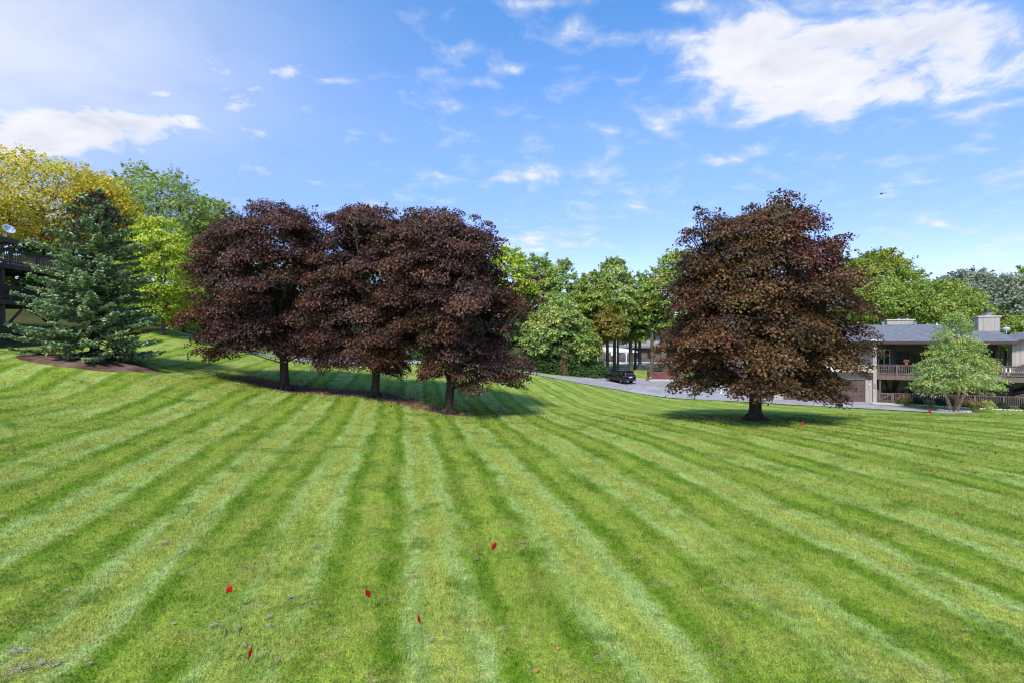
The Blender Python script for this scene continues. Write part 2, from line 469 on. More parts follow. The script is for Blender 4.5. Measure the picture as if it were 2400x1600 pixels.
# driveway outline (near edge, far edge)
NEAR = [(-29.2, 55.2), (-22.7, 58.2), (-12.4, 62.2), (2.7, 64.2), (10.7, 64.2), (17.1, 57.2), (21.7, 52.2), (26.2, 47.2), (33, 41.2), (40, 36.5), (52, 30)]
FAR = [(-28.6, 56.6), (-23.5, 65), (-12, 69), (3, 71.5), (12.3, 75.5), (20.5, 75), (25, 70.5), (29, 62.5), (30.5, 54.5), (35.2, 49.6), (36.0, 44.6), (40, 41.0), (46, 37.6), (55, 33)]
def resample(poly, n):
    P = np.array(poly, float)
    # Catmull-Rom for a smooth bend
    out = []
    Q = np.vstack([2 * P[0] - P[1], P, 2 * P[-1] - P[-2]])
    for i in range(len(P) - 1):
        p0, p1, p2, p3 = Q[i], Q[i + 1], Q[i + 2], Q[i + 3]
        for u in np.linspace(0, 1, 20, endpoint=False):
            out.append(0.5 * ((2 * p1) + (-p0 + p2) * u + (2 * p0 - 5 * p1 + 4 * p2 - p3) * u * u + (-p0 + 3 * p1 - 3 * p2 + p3) * u ** 3))
    out.append(P[-1]); out = np.array(out)
    s = np.r_[0, np.cumsum(np.hypot(*np.diff(out, axis=0).T))]
    q = np.linspace(0, s[-1], n)
    return np.stack([np.interp(q, s, out[:, 0]), np.interp(q, s, out[:, 1])], 1)
NE = resample(NEAR, 140); FE = resample(FAR, 140)
ROADPOLY = np.vstack([NE, FE[::-1]])
def inside(poly, X, Y):
    res = np.zeros(X.shape, bool); n = len(poly); j = n - 1
    for i in range(n):
        xi, yi = poly[i]; xj, yj = poly[j]
        c = ((yi > Y) != (yj > Y)) & (X < (xj - xi) * (Y - yi) / (yj - yi + 1e-12) + xi)
        res ^= c; j = i
    return res

def axis(core, step, lim, grow=1.10):
    """evenly spaced in the core, growing outwards to the limits"""
    a = list(np.arange(core[0], core[1] + 1e-6, step))
    d = step
    while a[-1] < lim[1]:
        d *= grow; a.append(a[-1] + d)
    d = step
    while a[0] > lim[0]:
        d *= grow; a.insert(0, a[0] - d)
    return np.array(a)

GRID = {}
def GZ(X, Y):
    """height of the ground sheet itself (bilinear)"""
    gx, gy, Z = GRID['x'], GRID['y'], GRID['z']
    i = np.clip(np.searchsorted(gx, X) - 1, 0, len(gx) - 2); j = np.clip(np.searchsorted(gy, Y) - 1, 0, len(gy) - 2)
    fx = (X - gx[i]) / (gx[i + 1] - gx[i]); fy = (Y - gy[j]) / (gy[j + 1] - gy[j])
    return (Z[j, i] * (1 - fx) + Z[j, i + 1] * fx) * (1 - fy) + (Z[j + 1, i] * (1 - fx) + Z[j + 1, i + 1] * fx) * fy
def build_ground():
    gx = axis((-44, 52), 0.6, (-900, 900)); gy = axis((2, 80), 0.5, (-300, 1400))
    X, Y = np.meshgrid(gx, gy)
    far = np.hypot(X, Y - 60)
    Z = np.where(far < 415, HZ(np.clip(X, -420, 420), np.clip(Y, -360, 480)), 4.6)
    Z += 0.02 * np.sin(X * 1.3 + 0.7 * Y) * np.sin(Y * 0.9 - 0.4 * X)
    rd = inside(ROADPOLY, X, Y)
    Z = np.where(rd, Z - 0.05, Z)
    GRID.update(x=gx, y=gy, z=Z)
    nx, ny = len(gx), len(gy)
    V = np.stack([X.ravel(), Y.ravel(), Z.ravel()], 1)
    i = np.arange(nx * ny).reshape(ny, nx)
    F = np.stack([i[:-1, :-1].ravel(), i[:-1, 1:].ravel(), i[1:, 1:].ravel(), i[1:, :-1].ravel()], 1)
    me = fast_mesh('ground', V, F)
    me.polygons.foreach_set('use_smooth', [True] * len(me.polygons))
    a = me.attributes.new('bare', 'FLOAT', 'POINT'); a.data.foreach_set('value', bare_mask(X, Y).ravel().astype(np.float32))
    wood = np.clip((Y - 74) / 3, 0, 1) * (X < 13.0) + np.clip((Y - 100) / 10, 0, 1)
    wood = np.maximum(wood, np.clip((-33 - X) / 3, 0, 1) * np.clip((Y - 30) / 3, 0, 1))
    a = me.attributes.new('wood', 'FLOAT', 'POINT'); a.data.foreach_set('value', np.clip(wood, 0, 1).ravel().astype(np.float32))
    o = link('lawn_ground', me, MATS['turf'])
    tag(o, 'striped mown lawn rolling across the slope', 'lawn', kind='structure')
build_ground()

def drape(name, A, B, nv, up, mat, label=None, cat=None, kind='structure'):
    """sheet between two edge polylines, laid over the terrain"""
    n = len(A); u = np.linspace(0, 1, nv)[:, None, None]
    P = A[None] * (1 - u) + B[None] * u
    Z = HZ(P[..., 0], P[..., 1]) + up
    V = np.concatenate([P, Z[..., None]], 2).reshape(-1, 3)
    i = np.arange(nv * n).reshape(nv, n)
    F = np.stack([i[:-1, :-1].ravel(), i[:-1, 1:].ravel(), i[1:, 1:].ravel(), i[1:, :-1].ravel()], 1)
    me = fast_mesh(name, V, F); me.polygons.foreach_set('use_smooth', [True] * len(me.polygons))
    o = link(name, me, mat)
    return tag(o, label, cat, kind=kind)

def asphalt_material():
    m = bpy.data.materials.new('asphalt'); m.use_nodes = True
    t = NT(m.node_tree)
    tc = t.n('ShaderNodeTexCoord'); v = tc.outputs['Object']
    c = t.ramp(t.noise(v, 0.45, 5, 0.6), [(0.3, (.265, .255, .26)), (0.55, (.33, .32, .325)), (0.7, (.41, .40, .40))])
    crack = t.n('ShaderNodeTexVoronoi', feature='DISTANCE_TO_EDGE'); crack.inputs['Scale'].default_value = 0.28
    t.link(t.vmath('ADD', v, t.noise(v, 0.8, 3, color=True)), crack.inputs['Vector'])
    c = t.mix(t.smooth(crack.outputs['Distance'], 0.0, 0.02, 0.6, 0.0), c, (.07, .07, .075))
    c = t.mix(t.smooth(t.noise(v, 0.18, 2), 0.55, 0.62, 0.0, 0.35), c, (.20, .20, .215))
    b = t.n('ShaderNodeBsdfPrincipled'); t.link(c, b.inputs['Base Color']); b.inputs['Roughness'].default_value = 0.85
    bp = t.n('ShaderNodeBump'); bp.inputs['Strength'].default_value = 0.3; bp.inputs['Distance'].default_value = 0.02
    t.link(t.noise(v, 40, 4, 0.7), bp.inputs['Height']); t.link(bp.outputs[0], b.inputs['Normal'])
    o = t.n('ShaderNodeOutputMaterial'); t.link(b.outputs[0], o.inputs[0])
    MATS['asphalt'] = m
asphalt_material()
CONCRETE = material('concrete', (.52, .49, .45), 0.85, 0.3, 1.5, 0.2, 30, col2=(.40, .37, .34))
MULCH = material('mulch', (.075, .036, .026), 0.95, 0.5, 1.2, 1.0, 22, spec=0.1, col2=(.21, .145, .105))

drape('driveway', NE, FE, 26, 0.035, MATS['asphalt'], 'grey asphalt driveway curving past the lawn', 'driveway')
# concrete walk climbing the bank at the left, ending at the driveway
_wa = resample([(-38.8, 56.2), (-35.5, 52.6), (-33.0, 51.2), (-30.6, 52.4), (-29.2, 55.2)], 40)
_wb = resample([(-38.0, 57.2), (-35.0, 53.7), (-33.0, 52.4), (-31.2, 53.4), (-28.6, 56.6)], 40)
drape('concrete_path', _wa, _wb, 5, 0.05, CONCRETE, 'narrow concrete path climbing the grassy bank', 'path')
# pale pad before the gate of the house at the right
_pa = resample([(33.6, 47.6), (34.6, 47.0), (35.6, 46.4)], 10); _pb = resample([(35.0, 50.2), (36.2, 49.6), (37.3, 48.9)], 10)
drape('gate_pavement', _pa, _pb, 6, 0.075, CONCRETE, 'pale concrete pad before the wooden gate', 'pavement')
# path and pool apron far behind the trees
drape('far_path', resample([(10, 93), (24, 92), (40, 91), (60, 90)], 30), resample([(10, 95.5), (24, 94.5), (40, 93.5), (60, 92.5)], 30), 4, 0.05, CONCRETE,
      'pale path crossing behind the tree trunks', 'path')

def mulch_bed():
    """raised round bed of bark under the spruce, uneven rim"""
    rng = np.random.default_rng(4)
    n, rings = 72, 12
    cx, cy = SPRUCE[0] + 0.3, SPRUCE[1] - 0.9
    th = np.linspace(0, 2 * np.pi, n, endpoint=False)
    rad = 3.95 * (1 + .04 * np.sin(3 * th + 1) + .03 * np.sin(7 * th) + rng.normal(0, .012, n))
    V = []
    for r in range(rings + 1):
        k = r / rings
        x = cx + rad * k * np.cos(th); y = cy + 0.70 * rad * k * np.sin(th)
        z = HZ(x, y) + 0.13 * (1 - k ** 5) + rng.normal(0, .012, n) * (k < .95) - 0.015 * (k > .97)
        V.append(np.stack([x, y, z], 1))
    V = np.vstack(V); F = []
    for r in range(rings):
        for k in range(n):
            k2 = (k + 1) % n
            F.append((r * n + k, r * n + k2, (r + 1) * n + k2, (r + 1) * n + k))
    me = fast_mesh('mulch_bed', V, np.array(F)); me.polygons.foreach_set('use_smooth', [True] * len(me.polygons))
    tag(link('mulch_bed', me, MULCH), 'round bed of reddish bark mulch under the spruce', 'mulch bed', kind='structure')
mulch_bed()

def grass_blades():
    """real blades over the near and middle lawn, leaning with the mower's passes"""
    rng = np.random.default_rng(11)
    N = 1700000
    Ymax, Y0 = 36.0, 5.2
    # density falls off with distance, blades grow coarser
    u = rng.random(N)
    lo, hi = math.log(70 + Y0 ** 2), math.log(70 + Ymax ** 2)
    Y = np.sqrt(np.exp(lo + u * (hi - lo)) - 70)
    keep = rng.random(N) < 0.215
    Y = Y[keep]; n = len(Y)
    X = (rng.random(n) * 2 - 1) * (Y * 1.06 + 0.6)
    ok = ~inside(ROADPOLY, X, Y) & (rng.random(n) > bare_mask(X, Y) * 1.5)
    ok &= ~((((X - SPRUCE[0] - .3) / 4.3) ** 2 + ((Y - SPRUCE[1] + .9) / 3.45) ** 2) < 1)
    ok &= ~((X < -33) & (Y > 30))
    X, Y = X[ok], Y[ok]; n = len(X)
    Z = GZ(X, Y)
    g = 0.55 + 0.45 * np.maximum(Y / 9.0, 0.7)
    hgt = 1 + .35 * np.sin(X * 2.3 + np.sin(Y * 1.7) * 2) * np.sin(Y * 2.9 + np.sin(X * 1.3) * 2)
    for tx, ty, tr in ((-2.35, 9.1, .22), (-.55, 11.4, .25), (3.4, 9.6, .2), (-4.6, 8.3, .2), (5.8, 11.5, .3), (1.9, 7.6, .16), (-7.9, 12.5, .3), (8.5, 13.5, .3), (-1.6, 7.4, .15), (4.9, 7.5, .2)):
        hgt += 1.3 * np.exp(-((X - tx) ** 2 + (Y - ty) ** 2) / tr ** 2)
    L = hgt * (0.035 + 0.03 * rng.random(n)) * (0.75 + 0.25 * g); Wd = 0.0072 * g * (0.7 + 0.6 * rng.random(n))
    s = 0.979 * X + 0.204 * Y - STRIPE_PHASE
    ph = np.where(np.abs(np.abs((s / STRIPE_PERIOD + .5) % 1 - .5) - .18) < .07, 1.0, -.5)            # +1 dark pass (towards us), -1 light pass (away)
    a = rng.random(n) * 2 * np.pi
    lean = 0.55 * rng.random(n) + 0.25
    dx = np.cos(a) * lean + 0.204 * ph * 0.4; dy = np.sin(a) * lean - 0.979 * ph * 0.4
    tip = np.stack([X + dx * L, Y + dy * L, Z + L], 1)
    b = a + np.pi / 2 + rng.normal(0, .4, n)
    ox, oy = np.cos(b) * Wd, np.sin(b) * Wd
    p0 = np.stack([X - ox, Y - oy, Z - .005], 1); p1 = np.stack([X + ox, Y + oy, Z - .005], 1)
    V = np.empty((n * 3, 3)); V[0::3] = p0; V[1::3] = p1; V[2::3] = tip
    T = np.arange(n * 3).reshape(n, 3)
    v = rng.normal(1.12, .16, n)[:, None] * np.ones(3)
    v *= 1 + rng.normal(0, .05, (n, 3))
    straw = rng.random(n) < 0.07
    v[straw] *= np.array([1.5, 1.15, 1.6])
    C = np.repeat(np.clip(v, .5, 2.2), 3, axis=0)
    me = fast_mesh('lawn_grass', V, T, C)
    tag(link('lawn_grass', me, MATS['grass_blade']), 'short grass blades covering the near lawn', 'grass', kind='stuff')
    print('grass blades', n)
grass_blades()

# ------------------------------------------------------------------ trees
BARK = material('bark', (.075, .058, .046), 0.95, 0.6, 9.0, 1.0, 16, spec=0.1, col2=(.030, .022, .018), stretch=(1, 1, .25))
BARK_GREY = material('bark_grey', (.15, .125, .105), 0.95, 0.6, 5.0, 0.9, 12, spec=0.1, col2=(.055, .045, .038), stretch=(1, 1, .3))
BARK_BIRCH = material('bark_birch', (.52, .36, .26), 0.85, 0.7, 9.0, 0.6, 18, spec=0.15, col2=(.22, .12, .08), stretch=(1, 1, .5))
LEAF_MAPLE = leaf_material('leaf_maple', 0.45, 0.25, 0.16, (1.6, .85, .6))
LEAF_GREEN = leaf_material('leaf_green', 0.5, 0.35, 0.40, (1.25, 1.15, .6))
LEAF_NEEDLE = leaf_material('leaf_needle', 0.6, 0.25, 0.10)

def norm(a): return a / (np.linalg.norm(a, axis=-1, keepdims=True) + 1e-9)

def leaf_quads(P, Nrm, Tip, size, col, aspect=0.8, fold=0.18, rng=None):
    """folded four-cornered leaves: two triangles each"""
    n = len(P)
    Nrm = norm(Nrm)
    Tip = norm(Tip - Nrm * (Tip * Nrm).sum(1, keepdims=True))
    S = np.cross(Nrm, Tip)
    size = np.asarray(size).reshape(-1, 1) * np.ones((n, 1))
    V = np.empty((n * 4, 3))
    V[0::4] = P - Tip * size * 0.5
    V[1::4] = P + S * size * aspect * 0.5 + Nrm * size * fold + Tip * size * 0.08
    V[2::4] = P + Tip * size * 0.5 - Nrm * size * fold * 0.5
    V[3::4] = P - S * size * aspect * 0.5 + Nrm * size * fold + Tip * size * 0.08
    b = np.arange(n)[:, None] * 4
    T = np.concatenate([b + np.array([[0, 1, 2]]), b + np.array([[0, 2, 3]])], 1).reshape(-1, 3)
    C = np.repeat(col, 4, axis=0)
    return V, T, C

def envelope(profile):
    P = np.array(sorted(profile), float)
    return lambda h: (np.interp(h, P[:, 0], P[:, 1]), np.interp(h, P[:, 0], P[:, 2]))

def pick(pal, n, rng):
    w = np.array([p[1] for p in pal], float); w /= w.sum()
    idx = rng.choice(len(pal), n, p=w)
    return np.array([p[0] for p in pal])[idx]

TREES = []
def broadleaf(name, label, base, profile, pal, seed, clumps=240, per=150, cr=1.1, leaf=0.18, trunk_r=0.35, fork=1.8, depth=1.0, depth_cap=6.5,
              mat=None, bark=None, group=None, cat='tree', patches=(), sprigs=40, flat=0.62, stems=1, limbs=8, jitter=0.10, aspect=0.85, airy=0.0, twig=True, core=0.30, stem_spread=0.9, skirt=None, lumpy=0.10, hollows=0, extra=()):
    """tapered trunk with limbs and a crown of leaf clumps that follows the surveyed outline"""
    rng = np.random.default_rng(seed)
    mat = mat or LEAF_GREEN; bark = bark or BARK
    x0, y0 = base; z0 = hz(x0, y0)
    env = envelope(profile)
    hs = np.array([p[0] for p in profile]); h0, h1 = hs.min(), hs.max()
    root = empty(name, (x0, y0, z0 - 0.05))
    tag(root, label, cat, group)
    # --- the outline swells and dips with height and bearing
    f1, f2, f3 = rng.random(3) * 6.28
    def lobe(h, th):
        return 1 + lumpy * (0.55 * np.sin(2.6 * h / cr * .62 + f1 + 1.3 * np.sin(th + f3)) + 0.45 * np.sin(3 * th + f2 + 1.1 * h) + .35 * np.sin(5 * th - 1.9 * h + f3))
    # --- clump centres, spread by best candidate
    hh = np.linspace(h0, h1, 60); l, r = env(hh)
    wgt = np.maximum((r - l) / 2, .25) + .3; cdf = np.cumsum(wgt); cdf /= cdf[-1]
    cents = np.full((clumps, 3), 1e3)
    sx = np.array(skirt, float) if skirt else None
    # hollows between the boughs, where the crown opens into its own shade
    cav = []
    for _ in range(hollows):
        h = h0 + (h1 - h0) * (.08 + .72 * rng.random()); l, r = env(h); th = rng.random() * 6.283 if rng.random() < .3 else -math.pi * rng.random()
        cav.append(((l + r) / 2 + (r - l) / 2 * .86 * math.cos(th), min((r - l) / 2, depth_cap) * depth * .86 * math.sin(th), h, cr * (.9 + .7 * rng.random())))
    cav = np.array(cav)
    K = 8; i = tries = 0
    while i < clumps and tries < clumps * 4:
        tries += 1
        h = np.interp(rng.random(K), cdf, hh)
        l, r = env(h); xc, rx = (l + r) / 2, (r - l) / 2
        ry = np.minimum(rx, depth_cap) * depth
        th = rng.random(K) * 2 * np.pi
        rho = np.sqrt(core + (1 - core) * rng.random(K))
        ins = np.maximum(0.0, 1 - 0.68 * cr / np.maximum(rx, .4)) * lobe(h, th)
        p = np.stack([xc + rx * ins * rho * np.cos(th), ry * ins * rho * np.sin(th), h - .3 * cr * (h > h1 - 1.5)], 1)
        d = ((p[:, None] - cents[None, :max(i, 1)]) ** 2).sum(2).min(1)
        if len(cav): d = np.where((((p[:, None] - cav[None, :, :3]) ** 2).sum(2) < cav[None, :, 3] ** 2).any(1), -1, d)
        if sx is not None: d = np.where(p[:, 2] - .45 * cr < np.interp(p[:, 0], sx[:, 0], sx[:, 1]), -1, d)
        q = int(np.argmax(d))
        if d[q] < 0: continue
        cents[i] = p[q]; i += 1
    cents = cents[:i]
    if len(extra): cents = np.vstack([cents, np.array([e[:3] for e in extra])])
    clumps = len(cents)
    # --- trunk, limbs, branches
    mb = MB(); rnd = random.Random(seed)
    top = h0 + (h1 - h0) * 0.62
    stem_tops = []
    for s in range(stems):
        off = Vector((0, 0, 0)); ddx = ddy = 0.0
        if stems > 1:
            a = 2 * math.pi * s / stems + 0.6
            off = Vector((math.cos(a) * .18, math.sin(a) * .18, 0)); ddx, ddy = math.cos(a) * stem_spread, math.sin(a) * stem_spread
        lx, ly = rnd.uniform(-.15, .15), rnd.uniform(-.15, .15)
        pts = [off + Vector((0, 0, -.25)), off + Vector((0, 0, .0)), off + Vector((lx * .2 + ddx * .15, ly * .2 + ddy * .15, .28)), off + Vector((lx * .6 + ddx * .45, ly * .6 + ddy * .45, fork * .55)), off + Vector((lx + ddx, ly + ddy, fork))]
        rr = [trunk_r * 1.75, trunk_r * 1.5, trunk_r * 1.1, trunk_r * .92, trunk_r * .9]
        c0 = pts[-1]
        lt, rt = env(top); apex = Vector(((lt + rt) / 2, 0, top))
        for k in range(1, 5):
            q = c0.lerp(apex + Vector((ddx, ddy, 0)), k / 4); pts.append(q + Vector((rnd.uniform(-.2, .2), rnd.uniform(-.2, .2), 0))); rr.append(trunk_r * (.62 - .13 * k))
        mb.tube(pts, rr, 10); stem_tops.append(pts)
        if stems == 1:
            for q in range(6):       # buttress roots
                a = 2 * math.pi * (q + rnd.random() * .5) / 6; rl = trunk_r * rnd.uniform(2.0, 3.1)
                mb.tube([(0, 0, trunk_r * 1.9), (math.cos(a) * trunk_r * 1.05, math.sin(a) * trunk_r * 1.05, trunk_r * .75), (math.cos(a) * rl, math.sin(a) * rl, -.06)], [trunk_r * .35, trunk_r * .42, trunk_r * .14], 6)
    nodes = [p for pts in stem_tops for p in pts[4:]]
    for k in range(limbs):
        a = 2 * math.pi * (k + rnd.random() * .6) / limbs
        frac = rnd.uniform(.18, .85) if k % 2 else rnd.uniform(.1, .4)
        h = h0 + (h1 - h0) * frac
        l, r = env(h); xc, rx = (l + r) / 2, (r - l) / 2
        e = Vector((xc + rx * .62 * math.cos(a), min(rx, depth_cap) * depth * .62 * math.sin(a), h))
        pts0 = stem_tops[k % stems]
        s = pts0[4].lerp(pts0[5], rnd.random() * .5)
        if h > fork + 3: s = pts0[5].lerp(pts0[6], rnd.random())
        m = s.lerp(e, .5) + Vector((0, 0, (h1 - h0) * .06))
        pts = [s, s.lerp(m, .5) + Vector((0, 0, .15)), m, m.lerp(e, .5) + Vector((0, 0, .1)), e]
        mb.tube(pts, [trunk_r * .55, trunk_r * .45, trunk_r * .34, trunk_r * .24, trunk_r * .12], 6)
        nodes += pts[1:]
    NA = np.array([tuple(p) for p in nodes])
    if twig:
        for c in cents:
            d = np.linalg.norm((NA - c) * np.array([1, 1, 1.2]), axis=1) + np.where(NA[:, 2] > c[2] + .4, 1.5, 0)
            s = Vector(NA[int(np.argmin(d))]); e = Vector(c)
            m = s.lerp(e, .55) + Vector((0, 0, .12 * (e - s).length))
            mb.tube([s, m, e], [trunk_r * .16, trunk_r * .10, trunk_r * .04], 4, cap=False)
    mb.build('trunk', bark, root, smooth=True)
    # --- leaves
    csize = cr * (0.6 + 0.75 * rng.random(clumps))
    if len(extra): csize[-len(extra):] = [e[3] for e in extra]
    cnt = np.maximum(12, per * (csize / cr) ** 2).astype(int)
    ci = np.repeat(np.arange(clumps), cnt); n = len(ci)
    u = norm(rng.normal(size=(n, 3)))
    u[:, 2] = np.where(u[:, 2] < -.25, -u[:, 2], u[:, 2])
    rad = (0.25 + 0.75 * rng.random(n) ** 0.5)[:, None]
    out = np.stack([cents[:, 0] - np.interp(cents[:, 2], hh, (env(hh)[0] + env(hh)[1]) / 2), cents[:, 1], 0 * cents[:, 0]], 1)
    out = norm(out)
    off = u * rad * csize[ci][:, None] * np.array([1, 1, flat])
    along = (off * out[ci]).sum(1)
    off[:, 2] -= 0.28 * np.maximum(along, -.2) * (1.2 - .5 * (cents[ci, 2] - h0) / (h1 - h0))
    off += rng.normal(0, .05 + airy, (n, 3))
    P = cents[ci] + off
    N_ = 0.75 * np.array([0, 0, 1.0]) + 0.55 * u + 0.35 * out[ci] + 0.55 * rng.normal(size=(n, 3)) + np.array([0, -.12, 0])
    T_ = out[ci] * .6 + u * .5 + np.array([0, 0, -.7]) + .4 * rng.normal(size=(n, 3))
    ccol = pick(pal, clumps, rng); lcol = pick(pal, n, rng)
    col = 0.62 * ccol[ci] + 0.38 * lcol
    # --- ragged sprays sticking out of the outline
    if sprigs:
        per_s = 34; m = sprigs * per_s
        hS = h0 + (h1 - h0) * rng.random(sprigs) ** .6
        l, r = env(hS); th = rng.random(sprigs) * 2 * np.pi
        rx = (r - l) / 2; ry = np.minimum(rx, depth_cap) * depth
        S0 = np.stack([(l + r) / 2 + rx * .9 * np.cos(th), ry * .9 * np.sin(th), hS], 1)
        up = np.clip((hS - h0) / (h1 - h0), 0, 1)
        D = norm(np.stack([np.cos(th), np.sin(th), -0.5 + 1.6 * up], 1) + .3 * rng.normal(size=(sprigs, 3)))
        si = np.repeat(np.arange(sprigs), per_s)
        tt = rng.random(m)[:, None] * (0.5 + .6 * rng.random(sprigs))[si][:, None]
        PS = S0[si] + D[si] * (tt - .35) * cr * 1.15 + rng.normal(0, .085 * cr ** .5 + .25 * leaf, (m, 3)) * (1.25 - .7 * np.clip(tt, 0, 1))
        P = np.vstack([P, PS])
        N_ = np.vstack([N_, np.array([0, 0, .8]) + rng.normal(size=(m, 3)) * .7 + D[si] * .3])
        T_ = np.vstack([T_, D[si] + np.array([0, 0, -.4]) + .4 * rng.normal(size=(m, 3))])
        col = np.vstack([col, pick(pal, m, rng)])
    # --- patches of another colour: (x, h, radius, palette, share)
    for (qx, qh, qr, qp, share) in patches:
        d = np.sqrt((P[:, 0] - qx) ** 2 + (P[:, 2] - qh) ** 2 + (.6 * rng.normal(size=len(P))) ** 2)
        sel = (d < qr) & (rng.random(len(P)) < share)
        col[sel] = .3 * col[sel] + .7 * pick(qp, int(sel.sum()), rng)
    col = np.clip(col * (1 + rng.normal(0, .17, (len(P), 1))) * (1 + rng.normal(0, jitter * .6, (len(P), 3))), .003, 1)
    sz = leaf * (0.5 + 0.95 * rng.random(len(P)) ** 1.3)
    if sx is not None:
        keep = P[:, 2] > np.interp(P[:, 0], sx[:, 0], sx[:, 1]) - .25 * rng.random(len(P))
        P, N_, T_, col, sz = P[keep], N_[keep], T_[keep], col[keep], sz[keep]
    low = 0.12 - P[:, 2]
    P[:, 2] += np.maximum(low, 0)
    V, T, C = leaf_quads(P, N_, T_, sz, col, aspect)
    link('crown', fast_mesh('crown', V, T, C), mat, root)
    TREES.append(root)
    return root

# palettes (base colours)
PURPLE = [((0.068, 0.032, 0.027), 4), ((0.098, 0.044, 0.031), 3), ((0.050, 0.032, 0.029), 3), ((0.149, 0.065, 0.040), 2), ((0.201, 0.091, 0.050), 1.0), ((0.076, 0.063, 0.030), 1.2), ((0.112, 0.059, 0.047), 1)]
BRONZE = [((0.080, 0.043, 0.021), 4), ((0.117, 0.058, 0.023), 3), ((0.054, 0.037, 0.023), 3), ((0.164, 0.090, 0.030), 2), ((0.225, 0.113, 0.035), .9), ((0.097, 0.082, 0.030), 2), ((0.101, 0.043, 0.030), 1)]
REDDISH = [((.15, .028, .026), 3), ((.09, .020, .022), 2), ((.20, .045, .035), 1)]
GOLDEN = [((.21, .125, .028), 2), ((.15, .085, .022), 2), ((.11, .085, .022), 1)]
PALE = [((.22, .27, .16), 1), ((.13, .17, .09), 1)]
ORANGE = [((.20, .078, .028), 2), ((.14, .055, .024), 2)]

MG = 'purple-leaved maples on the lawn'
# outline rows: (height, left, right) in metres from the trunk
PROF_D = [(1.25, -4.6, 5.0), (1.9, -5.2, 5.9), (2.7, -5.5, 6.3), (3.6, -6.0, 6.8), (4.4, -6.3, 7.0), (5.1, -6.2, 6.6), (5.8, -5.0, 6.0), (6.6, -4.6, 5.7), (7.5, -4.4, 5.3), (8.4, -4.2, 4.9), (9.2, -4.1, 4.7),
          (9.9, -3.9, 4.4), (10.7, -3.7, 3.7), (11.4, -3.0, 3.2), (12.0, -1.6, 2.8), (12.6, .2, 2.3)]
EXTRA_D = [(-3.4, -2.0, 6.9, 1.0), (-1.5, -3.6, 7.2, 1.0), (.8, -3.9, 7.0, 1.05), (2.9, -3.0, 7.1, 1.0), (4.4, -.8, 7.1, 1.0), (-4.0, 0, 7.4, .9), (3.6, -.3, 8.6, .9), (3.9, .4, 8.2, .9), (4.2, -.5, 8.9, .8), (4.5, 0, 9.3, .7), (3.9, -1.2, 9.2, .8), (4.6, .2, 8.0, .7), (4.0, 0, 9.7, .85), (4.5, -.4, 10.0, .75), (3.5, .2, 9.2, .9), (-4.2, -.2, 10.4, .6), (-3.7, 0, 10.8, .7), (-3.4, -.6, 1.7, .8), (-4.3, .3, 2.0, .9), (3.9, -.4, 1.8, .85), (2.6, -2.6, 1.6, .8), (-2.2, -2.8, 1.9, .8), (4.9, 0, 2.1, .8), (-1.4, -3.6, 1.7, .7), (1.2, 3.0, 1.6, .8), (-1.6, 3.0, 1.6, .8), (-3.1, 0, 12.0, .55), (-2.7, -.5, 11.5, .75), (-3.3, .3, 12.45, .32), (1.3, 0, 12.7, .7), (1.9, -.3, 13.0, .5), (1.6, .2, 13.4, .32), (2.7, 0, 12.2, .6), (4.3, 0, 10.3, .75), (5.0, -.2, 10.55, .55), (5.6, 0, 10.75, .35), (-4.1, 0, 11.0, .45), (-.4, -.4, 12.2, .6), (-4.3, 0, 9.6, .5)]
PROF_A = [(1.7, -5.6, 1.4), (2.3, -6.3, 2.5), (3.2, -6.8, 3.2), (4.4, -7.0, 3.8), (5.5, -7.1, 4.2), (7.2, -7.1, 4.4), (8.6, -7.2, 4.4), (9.5, -6.9, 4.3), (10.5, -5.9, 4.0), (11.4, -4.9, 3.4), (12.2, -4.1, 2.8), (12.9, -3.3, 2.2), (13.3, -2.6, 1.6)]
EXTRA_A = [(-5.2, 0, 2.4, .8), (-6.0, -.5, 2.7, .8), (-4.4, -1.5, 2.6, .8), (1.8, -1.0, 2.7, .8), (3.0, 0, 3.0, .8), (-2.4, -2.5, 3.2, .8), (-2.6, 0, 13.1, .5), (-1.3, 0, 13.4, .55), (0, -.3, 13.35, .55), (1.3, 0, 13.15, .5), (2.2, 0, 12.7, .5), (-4.0, 0, 12.2, .55), (-7.4, 0, 8.9, .6), (-7.3, 0, 5.0, .6)]
PROF_B = [(1.5, -2.6, 2.2), (2.0, -3.8, 2.6), (2.8, -4.5, 3.0), (4.0, -5.0, 3.4), (6.0, -5.0, 3.8), (8.0, -4.9, 3.8), (10.0, -4.6, 3.6), (11.3, -4.2, 3.2), (12.2, -3.6, 2.6), (12.9, -2.8, 1.9), (13.3, -2.1, .8)]
EXTRA_B = [(-3.7, -.5, 2.1, .7), (-3.2, -1.2, 2.4, .7), (1.5, -1.2, 1.8, .75), (1.9, .5, 2.0, .7), (-1.8, -1.6, 2.9, .8), (.6, -2.2, 2.6, .8), (-1.9, 0, 13.4, .5), (-.8, 0, 13.45, .5), (.4, 0, 13.2, .5), (1.4, -.3, 13.0, .55), (-3.2, 0, 12.7, .55), (2.6, 0, 12.3, .6)]
PROF_C = [(1.15, 0.3, 4.6), (1.7, -1.5, 5.2), (2.4, -2.1, 5.8), (3.4, -2.7, 6.0), (4.3, -3.2, 5.4), (5.3, -3.7, 5.6), (6.4, -4.2, 6.0), (7.5, -4.5, 6.0), (8.7, -4.7, 5.4), (9.5, -4.8, 4.3), (10.5, -4.7, 3.9), (11.4, -4.4, 3.5), (12.4, -3.8, 2.7), (13.0, -3.2, 1.8)]
